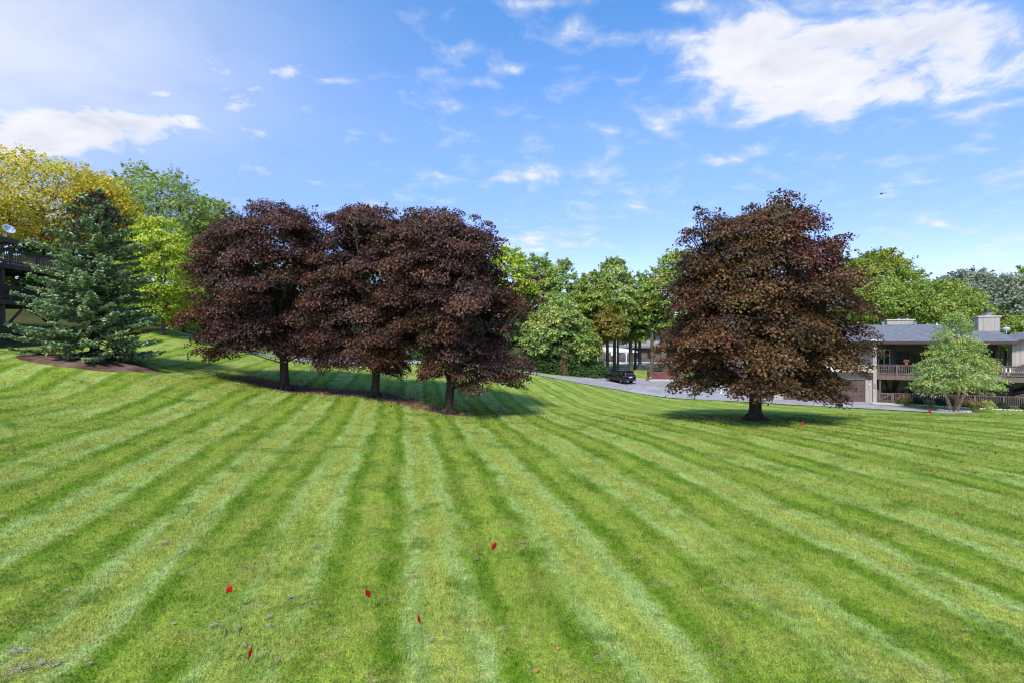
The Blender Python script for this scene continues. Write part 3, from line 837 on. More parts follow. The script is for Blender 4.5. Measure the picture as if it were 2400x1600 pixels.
EXTRA_C = [(2.0, -1.0, 2.1, .8), (3.6, .2, 2.1, .85), (2.6, .6, 2.6, .9), (4.2, -1.2, 2.6, .85), (1.2, -2.0, 2.6, .8), (5.2, -.4, 3.0, .8), (1.5, -.8, 1.7, .7), (4.6, -.3, 1.8, .7), (4.9, .5, 2.3, .8), (3.0, -1.2, 2.4, .8), (-1.2, -.8, 2.5, .75), (-.6, -1.6, 3.0, .8), (-2.6, 0, 13.3, .55), (-1.5, 0, 13.25, .5), (-.3, 0, 13.35, .55), (.7, -.2, 13.2, .5), (1.8, 0, 12.9, .5), (2.7, 0, 12.4, .55), (3.6, 0, 11.4, .5), (5.6, 0, 8.9, .55), (6.2, 0, 7.4, .55)]
def squeeze(prof, kl, kr): return [(h, l * kl if l < 0 else l, r * kr if r > 0 else r) for h, l, r in prof]
PROF_A = squeeze(PROF_A, .94, 1.0); PROF_C = squeeze(PROF_C, 1.0, .95); PROF_D = [(h, l * (.92 if h < 5.5 else 1.06), r * (.86 if h < 5.5 else 1.02)) for h, l, r in PROF_D]
broadleaf('maple_tree', 'purple-leaved maple nearest the spruce, leftmost of the three on the litter strip', MAPLES['a'], PROF_A, PURPLE, 21, extra=EXTRA_A, clumps=270, per=455, cr=1.12, leaf=.142, skirt=[(-8, 1.6), (-4.2, 1.7), (-3.4, 2.5), (-1.3, 2.4), (-.8, 1.9), (1.1, 1.9), (2.2, 1.9), (3, 2.2), (8, 2.2)], trunk_r=.33, fork=1.9,
          mat=LEAF_MAPLE, group=MG, hollows=34, lumpy=.13, sprigs=110, limbs=11, patches=[(-6, 4, 2.6, ORANGE, .5), (2, 8, 2.0, ORANGE, .3)])
broadleaf('maple_tree', 'purple-leaved maple in the middle of the three on the litter strip', MAPLES['b'], PROF_B, PURPLE, 22, extra=EXTRA_B, clumps=230, per=455, cr=1.08, leaf=.142, skirt=[(-8, 1.7), (-4.2, 1.5), (-2.9, 1.5), (-2.5, 2.2), (-1.2, 2.0), (-.7, 1.5), (.6, 1.6), (.9, 1.1), (2.4, 1.0), (2.9, 2.6), (8, 2.6)], trunk_r=.30, fork=1.7,
          mat=LEAF_MAPLE, group=MG, hollows=34, lumpy=.13, sprigs=90, limbs=10, patches=[(1, 3, 1.4, ORANGE, .4)])
broadleaf('maple_tree', 'purple-leaved maple nearest the driveway, rightmost of the three on the litter strip', MAPLES['c'], PROF_C, PURPLE, 23, extra=EXTRA_C, clumps=265, per=455, cr=1.08, leaf=.142, skirt=[(-8, 3.3), (-2.2, 3.2), (-1.7, 1.9), (-.8, 2.0), (-.4, 2.2), (.7, 2.2), (.9, 1.1), (2.1, 1.1), (2.4, 1.8), (3.6, 1.9), (4.2, 1.3), (8, 1.2)], trunk_r=.31, fork=1.6,
          mat=LEAF_MAPLE, group=MG, hollows=34, lumpy=.13, sprigs=100, limbs=11, patches=[(-1, 2.6, 1.2, ORANGE, .4), (4, 8, 1.6, ORANGE, .25)])
broadleaf('maple_tree', 'bronze-leaved maple standing alone before the house, tufts of red leaves', MAPLES['d'], PROF_D, BRONZE, 24, extra=EXTRA_D, clumps=290, per=455, cr=1.12, leaf=.142, skirt=[(-8, 1.1), (-3.6, 1.1), (-3.0, 1.6), (-1.8, 1.5), (-1.2, 1.3), (1.2, 1.3), (2.4, 1.0), (4.0, 1.1), (8, 1.4)], trunk_r=.37, fork=1.3,
          mat=LEAF_MAPLE, group=MG, hollows=15, lumpy=.13, sprigs=130, limbs=12, patches=[(1.4, 9.8, 1.7, REDDISH, .7), (3.0, 8.6, 1.4, REDDISH, .6), (4.6, 6.2, 1.4, REDDISH, .5), (-4.4, 6.8, .9, REDDISH, .7), (2.4, 4.2, 1.3, GOLDEN, .55), (2.1, 7.0, 1.1, PALE, .06),
          (-4.5, 4.2, 1.6, ORANGE, .5), (-2, 2.4, 2.2, GOLDEN, .2), (1.0, 2.6, 1.2, GOLDEN, .25)])

# ------------------------------------------------------------------ conifers
def spruce(name, label, base, H, prof, seed, dz=.33, per_whorl=9, pal=None, cones=True, trunk_r=.28, scale=1.0, group=None, sparse=1.0):
    rng = np.random.default_rng(seed); rnd = random.Random(seed)
    x0, y0 = base; root = empty(name, (x0, y0, hz(x0, y0) - .05)); tag(root, label, 'tree', group)
    mb = MB()
    mb.tube([(0, 0, -.2), (0, 0, .2), (.03, 0, H * .4), (0, .02, H * .8), (0, 0, H)], [trunk_r * 1.3, trunk_r, trunk_r * .7, trunk_r * .28, .02], 8)
    env = envelope([(h, -r, r) for h, r in prof])
    Ps, Ns, Ts, Ls, Cs = [], [], [], [], []
    h = prof[0][0]
    while h < H - .15:
        _, Rm = env(h); Rm = float(Rm)
        k_n = max(4, int(per_whorl * (0.7 + .3 * min(1, Rm / 2))))
        ph = rnd.random() * 6.28
        for k in range(k_n):
            if rnd.random() > sparse: continue
            a = ph + 2 * math.pi * (k + rnd.uniform(-.3, .3)) / k_n
            L = Rm * (0.55 + .5 * rnd.random()); t_h = h / H; hh_ = h + rnd.uniform(-.25, .25)
            slope = -0.32 + 0.95 * t_h ** 1.3
            d = np.array([math.cos(a), math.sin(a), 0.0])
            n_p = 5; pts = []
            for q in range(n_p + 1):
                f = q / n_p
                z = hh_ + L * (slope * f * .75 + 0.16 * f * f * (1 - t_h)) - .05 * L * math.sin(f * 3.1)
                pts.append(np.array([d[0] * L * f, d[1] * L * f, max(z, .12)]))
            mb.tube([tuple(p) for p in pts], [.045 * (1 - .85 * q / n_p) * (.6 + .4 * L / 3) for q in range(n_p + 1)], 4, cap=False)
            pts = np.array(pts)
            m = max(6, int(L * 18 * scale))
            f = 0.22 + 0.78 * rng.random(m) ** .8
            c = np.stack([np.interp(f, np.linspace(0, 1, n_p + 1), pts[:, j]) for j in range(3)], 1)
            side = np.array([-d[1], d[0], 0.0])
            sg = np.where(rng.random(m) < .5, -1, 1)
            tl = (0.16 + 0.62 * (1 - f) * min(1, L / 2.2)) * (.6 + .6 * rng.random(m)) / math.sqrt(scale)
            td = norm(d * .75 + side * sg[:, None] * .8 + np.stack([0 * f, 0 * f, rng.normal(-.04, .34, m)], 1))
            nb = 7
            ff = np.tile(np.linspace(.15, 1.0, nb), m); rep = np.repeat(np.arange(m), nb)
            P = c[rep] + td[rep] * (tl[rep] * ff)[:, None] + rng.normal(0, .03, (m * nb, 3)) + np.array([0, 0, -.06]) * (tl[rep] * ff)[:, None]
            dirn = norm(td[rep] * .9 + rng.normal(0, .45, (m * nb, 3)) + np.array([0, 0, .22]))
            Ps.append(P); Ts.append(dirn); Ns.append(np.array([0, 0, 1.0]) + .55 * rng.normal(size=(m * nb, 3)))
            Ls.append((0.19 + .11 * rng.random(m * nb)) / math.sqrt(scale))
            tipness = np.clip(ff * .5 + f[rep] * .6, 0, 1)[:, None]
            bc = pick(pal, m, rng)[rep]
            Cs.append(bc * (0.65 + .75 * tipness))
        h += dz * (0.8 + .4 * rnd.random()) * (1.0 if h < H * .8 else .7)
    mb.build('trunk', BARK, root, smooth=True)
    P = np.vstack(Ps); N_ = np.vstack(Ns); T_ = np.vstack(Ts); L_ = np.concatenate(Ls); C_ = np.vstack(Cs)
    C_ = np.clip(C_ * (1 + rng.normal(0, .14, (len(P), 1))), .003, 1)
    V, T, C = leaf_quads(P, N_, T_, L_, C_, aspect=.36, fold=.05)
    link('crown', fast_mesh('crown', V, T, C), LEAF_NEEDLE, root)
    if cones:
        n = 620
        hc = H * (.98 - .36 * rng.random(n) ** 1.7); a = rng.random(n) * 6.28; _, rr = env(hc)
        q = rr * (.55 + .5 * rng.random(n)) + .06
        P = np.stack([q * np.cos(a), q * np.sin(a), hc - .05 + .25 * (q - rr * .4)], 1)
        N_ = norm(np.stack([np.cos(a), np.sin(a), .3 + 0 * a], 1) + .3 * rng.normal(size=(n, 3)))
        c = np.array([.095, .035, .024]) * (1 + rng.normal(0, .25, (n, 1)))
        V1, T1, C1 = leaf_quads(P, N_, np.array([0, 0, -1.0]) + .3 * rng.normal(size=(n, 3)), .17 + .05 * rng.random(n), np.clip(c, .01, 1), .5, .12)
        V2, T2, C2 = leaf_quads(P, np.cross(N_, [0, 0, 1]) + .01, np.array([0, 0, -1.0]) + .3 * rng.normal(size=(n, 3)), .17 + .05 * rng.random(n), np.clip(c, .01, 1), .5, .12)
        link('cones', fast_mesh('cones', np.vstack([V1, V2]), np.vstack([T1, T2 + len(V1)]), np.vstack([C1, C2])), LEAF_NEEDLE, root)['kind'] = 'stuff'
    return root
BLUEGREEN = [((0.179, 0.266, 0.128), 3), ((0.237, 0.322, 0.154), 3), ((0.122, 0.201, 0.092), 2), ((0.312, 0.351, 0.154), 1.2)]
spruce('spruce_tree', 'tall blue spruce with brown cones near its top, on the mulch bed', SPRUCE, 10.9,
       [(h, .9 * r) for h, r in [(.35, 3.9), (.9, 4.5), (1.6, 4.6), (2.6, 4.5), (3.6, 4.3), (4.6, 4.1), (5.6, 3.7), (6.6, 3.3), (7.6, 2.7), (8.6, 2.05), (9.6, 1.35), (10.3, .85), (10.9, .25)]], 5, pal=BLUEGREEN, sparse=.88)

# ------------------------------------------------------------------ the woods around
def dome(h0, h1, w, skew=0.0, flat=.55):
    """outline of a rounded crown from h0 to h1, w wide"""
    out = []
    for k in range(11):
        f = k / 10
        r = math.sin(math.pi * min(1, (0.16 + .84 * f))) ** flat * w / 2 if f < 1 else .12 * w
        if f < .3: r *= .72 + f * .93
        out.append((h0 + (h1 - h0) * f, -r + skew * f, r + skew * f))
    return out

YELLOW = [((0.619, 0.511, 0.048), 3), ((0.737, 0.618, 0.072), 2), ((0.487, 0.465, 0.056), 2), ((0.354, 0.404, 0.056), 1)]
YGREEN = [((0.424, 0.553, 0.056), 3), ((0.533, 0.618, 0.072), 2), ((0.282, 0.440, 0.047), 2), ((0.596, 0.586, 0.062), 1)]
LIME = [((0.267, 0.377, 0.070), 3), ((0.349, 0.431, 0.092), 2), ((0.187, 0.286, 0.056), 2), ((0.374, 0.404, 0.102), 1)]
GREEN = [((0.241, 0.363, 0.087), 3), ((0.328, 0.454, 0.109), 3), ((0.170, 0.273, 0.069), 2), ((0.455, 0.498, 0.118), 1.4), ((0.539, 0.477, 0.101), .6)]
MIDGREEN = [((0.326, 0.439, 0.126), 3), ((0.435, 0.541, 0.181), 2), ((0.228, 0.342, 0.100), 2), ((0.541, 0.541, 0.161), 1)]
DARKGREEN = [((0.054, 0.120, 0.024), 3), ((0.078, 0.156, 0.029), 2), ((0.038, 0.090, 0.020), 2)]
OLIVE = [((0.212, 0.305, 0.044), 3), ((0.367, 0.395, 0.052), 2), ((0.136, 0.215, 0.042), 2), ((0.482, 0.449, 0.061), .8)]
SILVER = [((0.270, 0.325, 0.247), 3), ((0.378, 0.416, 0.338), 2), ((0.176, 0.234, 0.156), 2), ((0.135, 0.195, 0.104), 1)]
AUTUMN = [((.30, .27, .06), 2), ((.24, .25, .05), 2), ((.32, .20, .05), .5)]

def wood_tree(name, label, px, top_py, w_px, Y, pal, seed, crown_py, group=None, base_px=None, clumps=110, per=95, cr=None, leaf=None, trunk_r=.26, bark=None, airy=0.06, sprigs=60, skew=0.0, cat='tree', mat=None, twig=True, limbs=8, flat=.62):
    """tree surveyed by its crown centre, crown top, crown width and crown foot in the photograph"""
    k = Y / 1200.0
    bx = ((base_px if base_px is not None else px) - 1200) * k
    z0 = hz(bx, Y)
    h1 = 5 - (top_py - 800) * k - z0
    h0 = max(0.25, 5 - (crown_py - 800) * k - z0)
    w = w_px * k
    off = (px - (base_px if base_px is not None else px)) * k
    prof = [(h, l + off, r + off) for h, l, r in dome(h0, h1, w, skew)]
    cr = cr or max(.9, w * .115)
    leaf = leaf or .0042 * Y
    per = int(per * 1.08)
    return broadleaf(name, label, (bx, Y), prof, pal, seed, clumps=clumps, per=per, cr=cr, leaf=leaf, trunk_r=trunk_r, fork=max(.6, min(h0 + .8, h1 * .5)), mat=mat, bark=bark or BARK_GREY,
                     group=group, sprigs=sprigs, airy=airy, limbs=limbs, cat=cat, twig=twig, flat=flat, depth_cap=8)

LW = 'trees on the bank behind the spruce'
wood_tree('locust_tree', 'airy yellow locust tree towering behind the wooden deck', 95, 372, 400, 50, YELLOW, 31, 570, LW, base_px=120, clumps=160, per=125, airy=.16, trunk_r=.30, sprigs=120, leaf=.22, bark=BARK_GREY)
wood_tree('locust_tree', 'smaller yellow locust just behind the top of the spruce', 232, 412, 130, 53, YELLOW, 32, 545, LW, clumps=60, per=110, airy=.14, sprigs=60, leaf=.22)
wood_tree('oak_tree', 'tall green oak, the highest crown behind the spruce', 372, 398, 290, 62, GREEN, 33, 640, LW, clumps=170, per=110, sprigs=150, airy=.10, skew=-.5)
wood_tree('oak_tree', 'green oak just left of the first purple maple', 500, 470, 170, 66, MIDGREEN, 34, 700, LW, clumps=120, per=100, sprigs=110, airy=.10)
wood_tree('young_tree', 'bright yellow-green young tree between spruce and purple maple', 374, 508, 190, 48, YGREEN, 35, 748, LW, base_px=382, clumps=120, per=125, leaf=.21, trunk_r=.17, sprigs=70)
wood_tree('young_tree', 'low yellow-green tree hanging over the concrete path', 430, 660, 110, 54, YGREEN, 36, 772, LW, clumps=60, per=110, leaf=.22, trunk_r=.12)
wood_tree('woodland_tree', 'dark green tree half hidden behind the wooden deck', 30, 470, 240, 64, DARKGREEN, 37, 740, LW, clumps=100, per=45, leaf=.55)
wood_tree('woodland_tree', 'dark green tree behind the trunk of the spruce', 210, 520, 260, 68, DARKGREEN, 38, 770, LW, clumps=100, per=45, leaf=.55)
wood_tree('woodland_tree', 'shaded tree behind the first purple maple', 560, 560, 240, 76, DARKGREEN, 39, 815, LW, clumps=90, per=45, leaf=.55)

CW = 'trees of the wood beyond the driveway'
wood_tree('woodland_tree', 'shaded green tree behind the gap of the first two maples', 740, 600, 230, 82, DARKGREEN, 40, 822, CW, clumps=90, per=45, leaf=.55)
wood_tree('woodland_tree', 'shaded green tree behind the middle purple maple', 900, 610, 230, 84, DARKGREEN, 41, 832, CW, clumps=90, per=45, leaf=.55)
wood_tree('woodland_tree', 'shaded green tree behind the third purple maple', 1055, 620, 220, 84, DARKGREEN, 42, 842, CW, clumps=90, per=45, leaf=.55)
wood_tree('oak_tree', 'yellow-green oak rising beside the third purple maple', 1190, 582, 140, 88, YGREEN, 43, 740, CW, clumps=100, per=90, sprigs=90)
wood_tree('oak_tree', 'dark green oak crown beside the yellow-green one', 1262, 600, 110, 92, GREEN, 44, 760, CW, clumps=80, per=90, sprigs=80)
wood_tree('oak_tree', 'mid green oak at the left of the conifer spire', 1315, 612, 120, 88, MIDGREEN, 45, 790, CW, clumps=110, per=90, sprigs=90)
spruce('conifer_tree', 'dark pointed conifer spire above the wood', ((1368 - 1200) / 1200 * 98, 98.0), 17.5,
       [(6, 2.6), (9, 2.4), (12, 1.7), (14.5, 1.05), (16.3, .5), (17.5, .1)], 46, dz=.5, per_whorl=7, pal=[((.035, .075, .045), 1), ((.05, .095, .055), 1)], cones=False, scale=.45, group=CW)
wood_tree('oak_tree', 'pale green oak in front of the conifer spire', 1385, 640, 110, 82, LIME, 47, 790, CW, clumps=90, per=90, sprigs=90, base_px=1424)
wood_tree('oak_tree', 'broad mid green oak over the black car', 1438, 608, 130, 86, MIDGREEN, 48, 792, CW, clumps=130, per=95, sprigs=110, base_px=1440, trunk_r=.30)
wood_tree('oak_tree', 'dark green oak with a thick trunk behind the car roof', 1505, 640, 100, 88, GREEN, 49, 796, CW, clumps=100, per=90, sprigs=70, base_px=1479, trunk_r=.34)
wood_tree('oak_tree', 'tall loose green oak left of the lone bronze maple', 1590, 588, 170, 86, GREEN, 50, 785, CW, clumps=140, per=95, sprigs=140, base_px=1528, airy=.14, trunk_r=.30)
wood_tree('oak_tree', 'small green oak with a grey trunk, second trunk right of the thick one', 1535, 690, 90, 90, GREEN, 51, 785, CW, clumps=60, per=80, sprigs=50, base_px=1500, trunk_r=.28)
wood_tree('oak_tree', 'slim oak with a brown trunk beside the thick one', 1470, 690, 80, 92, MIDGREEN, 52, 805, CW, clumps=50, per=80, sprigs=40, base_px=1488, trunk_r=.22)
wood_tree('oak_tree', 'slim dark oak rising from behind the bonnet of the car', 1410, 720, 90, 86, GREEN, 53, 805, CW, clumps=60, per=80, sprigs=40, base_px=1448, trunk_r=.20)
wood_tree('young_tree', 'bushy light green young tree at the wood edge left of the car', 1312, 690, 130, 78, MIDGREEN, 54, 828, CW, clumps=130, per=95, sprigs=90, trunk_r=.16)
wood_tree('young_tree', 'small tree with autumn yellow leaves at the wood edge', 1430, 715, 75, 79, AUTUMN, 55, 800, CW, clumps=50, per=80, sprigs=50, trunk_r=.12, base_px=1400)
wood_tree('young_tree', 'low green young tree close to the third purple maple', 1258, 735, 70, 76, MIDGREEN, 56, 830, CW, clumps=70, per=90, sprigs=50, trunk_r=.12)
wood_tree('young_tree', 'feathery green sapling between hedge and car', 1376, 770, 70, 77, GREEN, 57, 845, CW, clumps=70, per=85, sprigs=50, trunk_r=.10)
wood_tree('woodland_tree', 'green tree hidden behind the lone bronze maple', 1720, 650, 200, 92, GREEN, 58, 840, CW, clumps=90, per=45, leaf=.55)
wood_tree('woodland_tree', 'green tree peeping past the upper right of the bronze maple', 1880, 640, 180, 92, GREEN, 59, 820, CW, clumps=90, per=80)

RW = 'trees behind the house'
wood_tree('oak_tree', 'tall olive green oak, highest crown behind the house roof', 2048, 592, 220, 78, OLIVE, 60, 745, RW, clumps=150, per=105, sprigs=120)
wood_tree('locust_tree', 'lime green tree behind the roof beside the bronze maple', 2060, 655, 210, 69, LIME, 61, 770, RW, clumps=120, per=100, sprigs=90, airy=.12)
wood_tree('locust_tree', 'wide lime green tree behind the roof and the birch', 2185, 662, 220, 67, LIME, 62, 775, RW, clumps=150, per=105, sprigs=110, airy=.12)
wood_tree('silver_tree', 'silvery green tree between lime tree and tall chimney', 2265, 634, 180, 88, SILVER, 63, 780, RW, clumps=120, per=95, sprigs=100, mat=LEAF_GREEN)
wood_tree('silver_tree', 'silvery green tree right of the tall chimney', 2368, 648, 210, 80, SILVER, 64, 790, RW, clumps=140, per=100, sprigs=90)
wood_tree('oak_tree', 'deep green oak crown at the right edge behind the silvery tree', 2420, 630, 150, 96, GREEN, 65, 790, RW, clumps=90, per=90, sprigs=80)
wood_tree('young_tree', 'low lime green tree behind the satellite dish of the house', 2385, 742, 110, 64, LIME, 66, 810, RW, clumps=70, per=90, sprigs=50, trunk_r=.12)
wood_tree('oak_tree', 'dark green crown low behind the left end of the roof', 1985, 690, 130, 82, GREEN, 67, 800, RW, clumps=80, per=90, sprigs=60)

def distant_woods():
    """the wood that closes the view behind everything, read as one mass"""
    rng = np.random.default_rng(77)
    n = 30000
    a = rng.random(n) * 2 - 1
    X = a * 190; Y = 128 + 26 * rng.random(n) + 18 * np.cos(a * 2.2)
    base = HZ(X, Y)
    top = 10.5 + 2.2 * np.sin(X * .21) + 1.6 * np.sin(X * .53 + 1) + 1.2 * np.sin(Y * .7 + X * .11)
    z = base + top * rng.random(n) ** .7
    P = np.stack([X, Y, z], 1)
    col = pick(GREEN + DARKGREEN, n, rng) * (1 + rng.normal(0, .15, (n, 1)))
    V, T, C = leaf_quads(P, np.array([0, -.4, .8]) + rng.normal(size=(n, 3)) * .6, rng.normal(size=(n, 3)), 1.4 + .9 * rng.random(n), np.clip(col, .005, 1), .9, .2)
    tag(link('distant_woods', fast_mesh('distant_woods', V, T, C), LEAF_GREEN), 'green wood closing the view far behind', 'woods', kind='stuff')
distant_woods()

# ------------------------------------------------------------------ shrubs
def shrub(name, label, base, w, h, pal, seed, n=2600, leaf=.07, clipped=False, group=None, mat=None, spiky=False, tips=None):
    rng = np.random.default_rng(seed)
    root = empty(name, (base[0], base[1], hz(*base) - .03)); tag(root, label, 'shrub' if not spiky else 'plant', group)
    if spiky:
        m = n // 6; a = rng.random(m) * 6.28; el = .35 + 1.0 * rng.random(m)
        d = np.stack([np.cos(a) * np.cos(el), np.sin(a) * np.cos(el), np.sin(el)], 1)
        f = np.tile(np.linspace(.15, 1, 6), m); rep = np.repeat(np.arange(m), 6)
        P = d[rep] * (f * np.array(.75 + .35 * rng.random(m))[rep])[:, None] * np.array([w / 2, w / 2, h]) - np.array([0, 0, 1]) * (f ** 3 * .25 * h)[:, None] + np.array([0, 0, .08])
        N_ = np.array([0, 0, 1.0]) + .4 * rng.normal(size=(len(P), 3)); T_ = d[rep]; sz = np.full(len(P), leaf * 2.0); asp = .3
        top = f
    else:
        u = norm(rng.normal(size=(n, 3))); u[:, 2] = np.abs(u[:, 2]) * 1.0 - .12
        rad = (.86 + .14 * rng.random(n)) if clipped else (.45 + .6 * rng.random(n) ** .7)
        lump = 1.0 if clipped else 1 + .16 * np.sin(5 * np.arctan2(u[:, 1], u[:, 0]) + seed) * np.cos(4 * u[:, 2])
        P = u * (rad * lump)[:, None] * np.array([w / 2, w / 2, h * .92]) + np.array([0, 0, .10])
        P[:, 2] = np.maximum(P[:, 2], .03)
        N_ = u * .8 + np.array([0, 0, .4]) + .5 * rng.normal(size=(n, 3)); T_ = u + .6 * rng.normal(size=(n, 3)); sz = leaf * (.7 + .6 * rng.random(n)); asp = .7
        top = rad
    col = pick(pal, len(P), rng)
    if tips:
        sel = (P[:, 2] > .45 * h) & (rng.random(len(P)) < .75) if not spiky else (top > .7) & (rng.random(len(P)) < .6)
        col[sel] = pick(tips, int(sel.sum()), rng)
    col = np.clip(col * (1 + rng.normal(0, .16, (len(P), 1))), .004, 1)
    V, T, C = leaf_quads(P, N_, T_, sz, col, asp)
    link('foliage', fast_mesh('foliage', V, T, C), mat or LEAF_GREEN, root)
    mb = MB(); rnd = random.Random(seed)
    for k in range(7):
        a = rnd.random() * 6.28; q = rnd.uniform(.2, .75)
        mb.tube([(0, 0, -.05), (math.cos(a) * w * .12, math.sin(a) * w * .12, h * .3), (math.cos(a) * w * .5 * q, math.sin(a) * w * .5 * q, h * .75)], [.025, .018, .008], 4)
    mb.build('stem', BARK, root)
    return root

# undergrowth along the wood edge beyond the driveway
WS = 'bushes along the wood edge'
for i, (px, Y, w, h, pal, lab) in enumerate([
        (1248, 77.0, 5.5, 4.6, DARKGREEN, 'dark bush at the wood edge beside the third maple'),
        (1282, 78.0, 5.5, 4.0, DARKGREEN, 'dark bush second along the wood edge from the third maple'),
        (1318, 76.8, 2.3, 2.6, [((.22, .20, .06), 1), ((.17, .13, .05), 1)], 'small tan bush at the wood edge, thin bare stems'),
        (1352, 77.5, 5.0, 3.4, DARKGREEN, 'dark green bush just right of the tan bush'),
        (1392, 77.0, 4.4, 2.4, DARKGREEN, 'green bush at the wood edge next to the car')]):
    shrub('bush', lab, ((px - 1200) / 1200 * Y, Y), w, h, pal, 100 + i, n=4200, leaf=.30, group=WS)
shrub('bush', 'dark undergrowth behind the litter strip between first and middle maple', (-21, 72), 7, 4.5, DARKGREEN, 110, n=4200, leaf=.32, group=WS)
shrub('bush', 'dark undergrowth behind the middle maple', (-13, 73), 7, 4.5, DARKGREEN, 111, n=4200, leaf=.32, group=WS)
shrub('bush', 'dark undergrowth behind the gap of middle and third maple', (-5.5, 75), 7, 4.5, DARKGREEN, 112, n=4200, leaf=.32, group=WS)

# birch in front of the house
BIRCH = [((0.271, 0.407, 0.117), 3), ((0.376, 0.513, 0.182), 3), ((0.492, 0.599, 0.277), 2), ((0.200, 0.320, 0.075), 2), ((0.564, 0.532, 0.107), .7)]
broadleaf('birch_tree', 'light green river birch with several peeling stems before the house', ((2236 - 1200) / 1200 * 43.2, 43.2),
          [(1.1, -1.4, 1.6), (1.7, -2.9, 3.0), (2.3, -3.4, 3.7), (3.0, -3.1, 3.8), (3.8, -2.8, 3.2), (4.6, -2.4, 2.7), (5.3, -2.0, 2.3), (5.9, -1.6, 1.9), (6.6, -1.1, 1.5), (7.3, -.7, 1.1), (8.2, -.3, .5)], BIRCH, 70,
          clumps=175, per=100, cr=.80, leaf=.15, trunk_r=.13, fork=1.7, bark=BARK_BIRCH, skirt=[(-6, 1.0), (-1.6, 1.1), (-1.0, 1.7), (1.0, 1.7), (1.6, 1.1), (6, 1.0)], sprigs=150, flat=.30, stems=3, limbs=9, aspect=.6, depth=.8, core=.12, stem_spread=.5)

# ------------------------------------------------------------------ house at the right
BROWN = material('brown_wood', (.125, .085, .075), 0.8, 0.35, 3.0, 0.3, 25, col2=(.075, .05, .045), stretch=(1, 1, .3))
BROWN_LT = material('brown_rail', (.19, .14, .125), 0.8, 0.35, 3.0, 0.3, 25, col2=(.12, .085, .075), stretch=(1, 1, .3))
DARKWOOD = material('dark_wood', (.070, .052, .052), 0.8, 0.35, 3.0, 0.3, 25, col2=(.042, .030, .030), stretch=(1, 1, .3))
FASCIA = material('fascia', (.085, .055, .047), 0.6, 0.2, 2.0)
FRAME_BEIGE = material('frame_beige', (.50, .45, .39), 0.6, 0.1, 3.0)
TRIM = material('pale_trim', (.62, .57, .50), 0.6, 0.1, 3.0)
WHITE = material('white_paint', (.80, .80, .80), 0.5, 0.08, 4.0)
METAL = material('galvanised', (.45, .45, .46), 0.4, 0.2, 6.0, metal=.7)
BLACKMETAL = material('black_metal', (.02, .02, .022), 0.4, 0.1, 6.0, metal=.3)
TERRACOTTA = material('terracotta', (.42, .14, .07), 0.8, 0.2, 5.0)
DARKWALL = material('dark_brown_wall', (.11, .085, .075), 0.8, 0.3, 2.0)  # dark brown walls behind the balcony
CURTAIN = material('curtain', (.35, .32, .27), 0.9, 0.2, 3.0, stretch=(6, 1, .2))
RAWWOOD = material('raw_wood', (.42, .25, .16), 0.8, 0.3, 3.0)

def glass_material():
    m = bpy.data.materials.new('window_glass'); m.use_nodes = True
    t = NT(m.node_tree); b = t.n('ShaderNodeBsdfPrincipled')
    tc = t.n('ShaderNodeTexCoord')
    t.link(t.mix(t.noise(tc.outputs['Object'], .8, 2), (.012, .014, .016), (.03, .034, .036)), b.inputs['Base Color'])
    b.inputs['Roughness'].default_value = 0.06; b.inputs['Specular IOR Level'].default_value = 0.6
    o = t.n('ShaderNodeOutputMaterial'); t.link(b.outputs[0], o.inputs[0])
    return m
GLASS = glass_material()

def siding_material(name, col, groove=0.4):
    """vertical board siding: shallow grooves every board"""
    m = bpy.data.materials.new(name); m.use_nodes = True
    t = NT(m.node_tree); b = t.n('ShaderNodeBsdfPrincipled')
    tc = t.n('ShaderNodeTexCoord'); v = tc.outputs['Object']
    sep = t.n('ShaderNodeSeparateXYZ'); t.link(v, sep.inputs[0])
    along = t.math('ADD', sep.outputs[0], sep.outputs[1])
    f = t.math('FRACT', t.math('MULTIPLY', along, 1 / groove))
    line = t.smooth(t.math('ABSOLUTE', t.math('SUBTRACT', f, .5)), 0.0, 0.06)
    st = t.vmath('MULTIPLY', v, (1, 1, .15))
    c = t.mix(t.smooth(t.noise(st, 3.0, 5, .65), .35, .7), col, tuple(x * .8 for x in col))
    c = t.mix(line, tuple(x * .55 for x in col), c)
    t.link(c, b.inputs['Base Color']); b.inputs['Roughness'].default_value = .8
    bp = t.n('ShaderNodeBump'); bp.inputs['Strength'].default_value = .6; bp.inputs['Distance'].default_value = .02
    t.link(line, bp.inputs['Height']); t.link(bp.outputs[0], b.inputs['Normal'])
    o = t.n('ShaderNodeOutputMaterial'); t.link(b.outputs[0], o.inputs[0])
    MATS[name] = m
    return m
SIDING = siding_material('beige_siding', (.42, .37, .33))
SIDING_BROWN = siding_material('brown_siding', (.17, .12, .105))

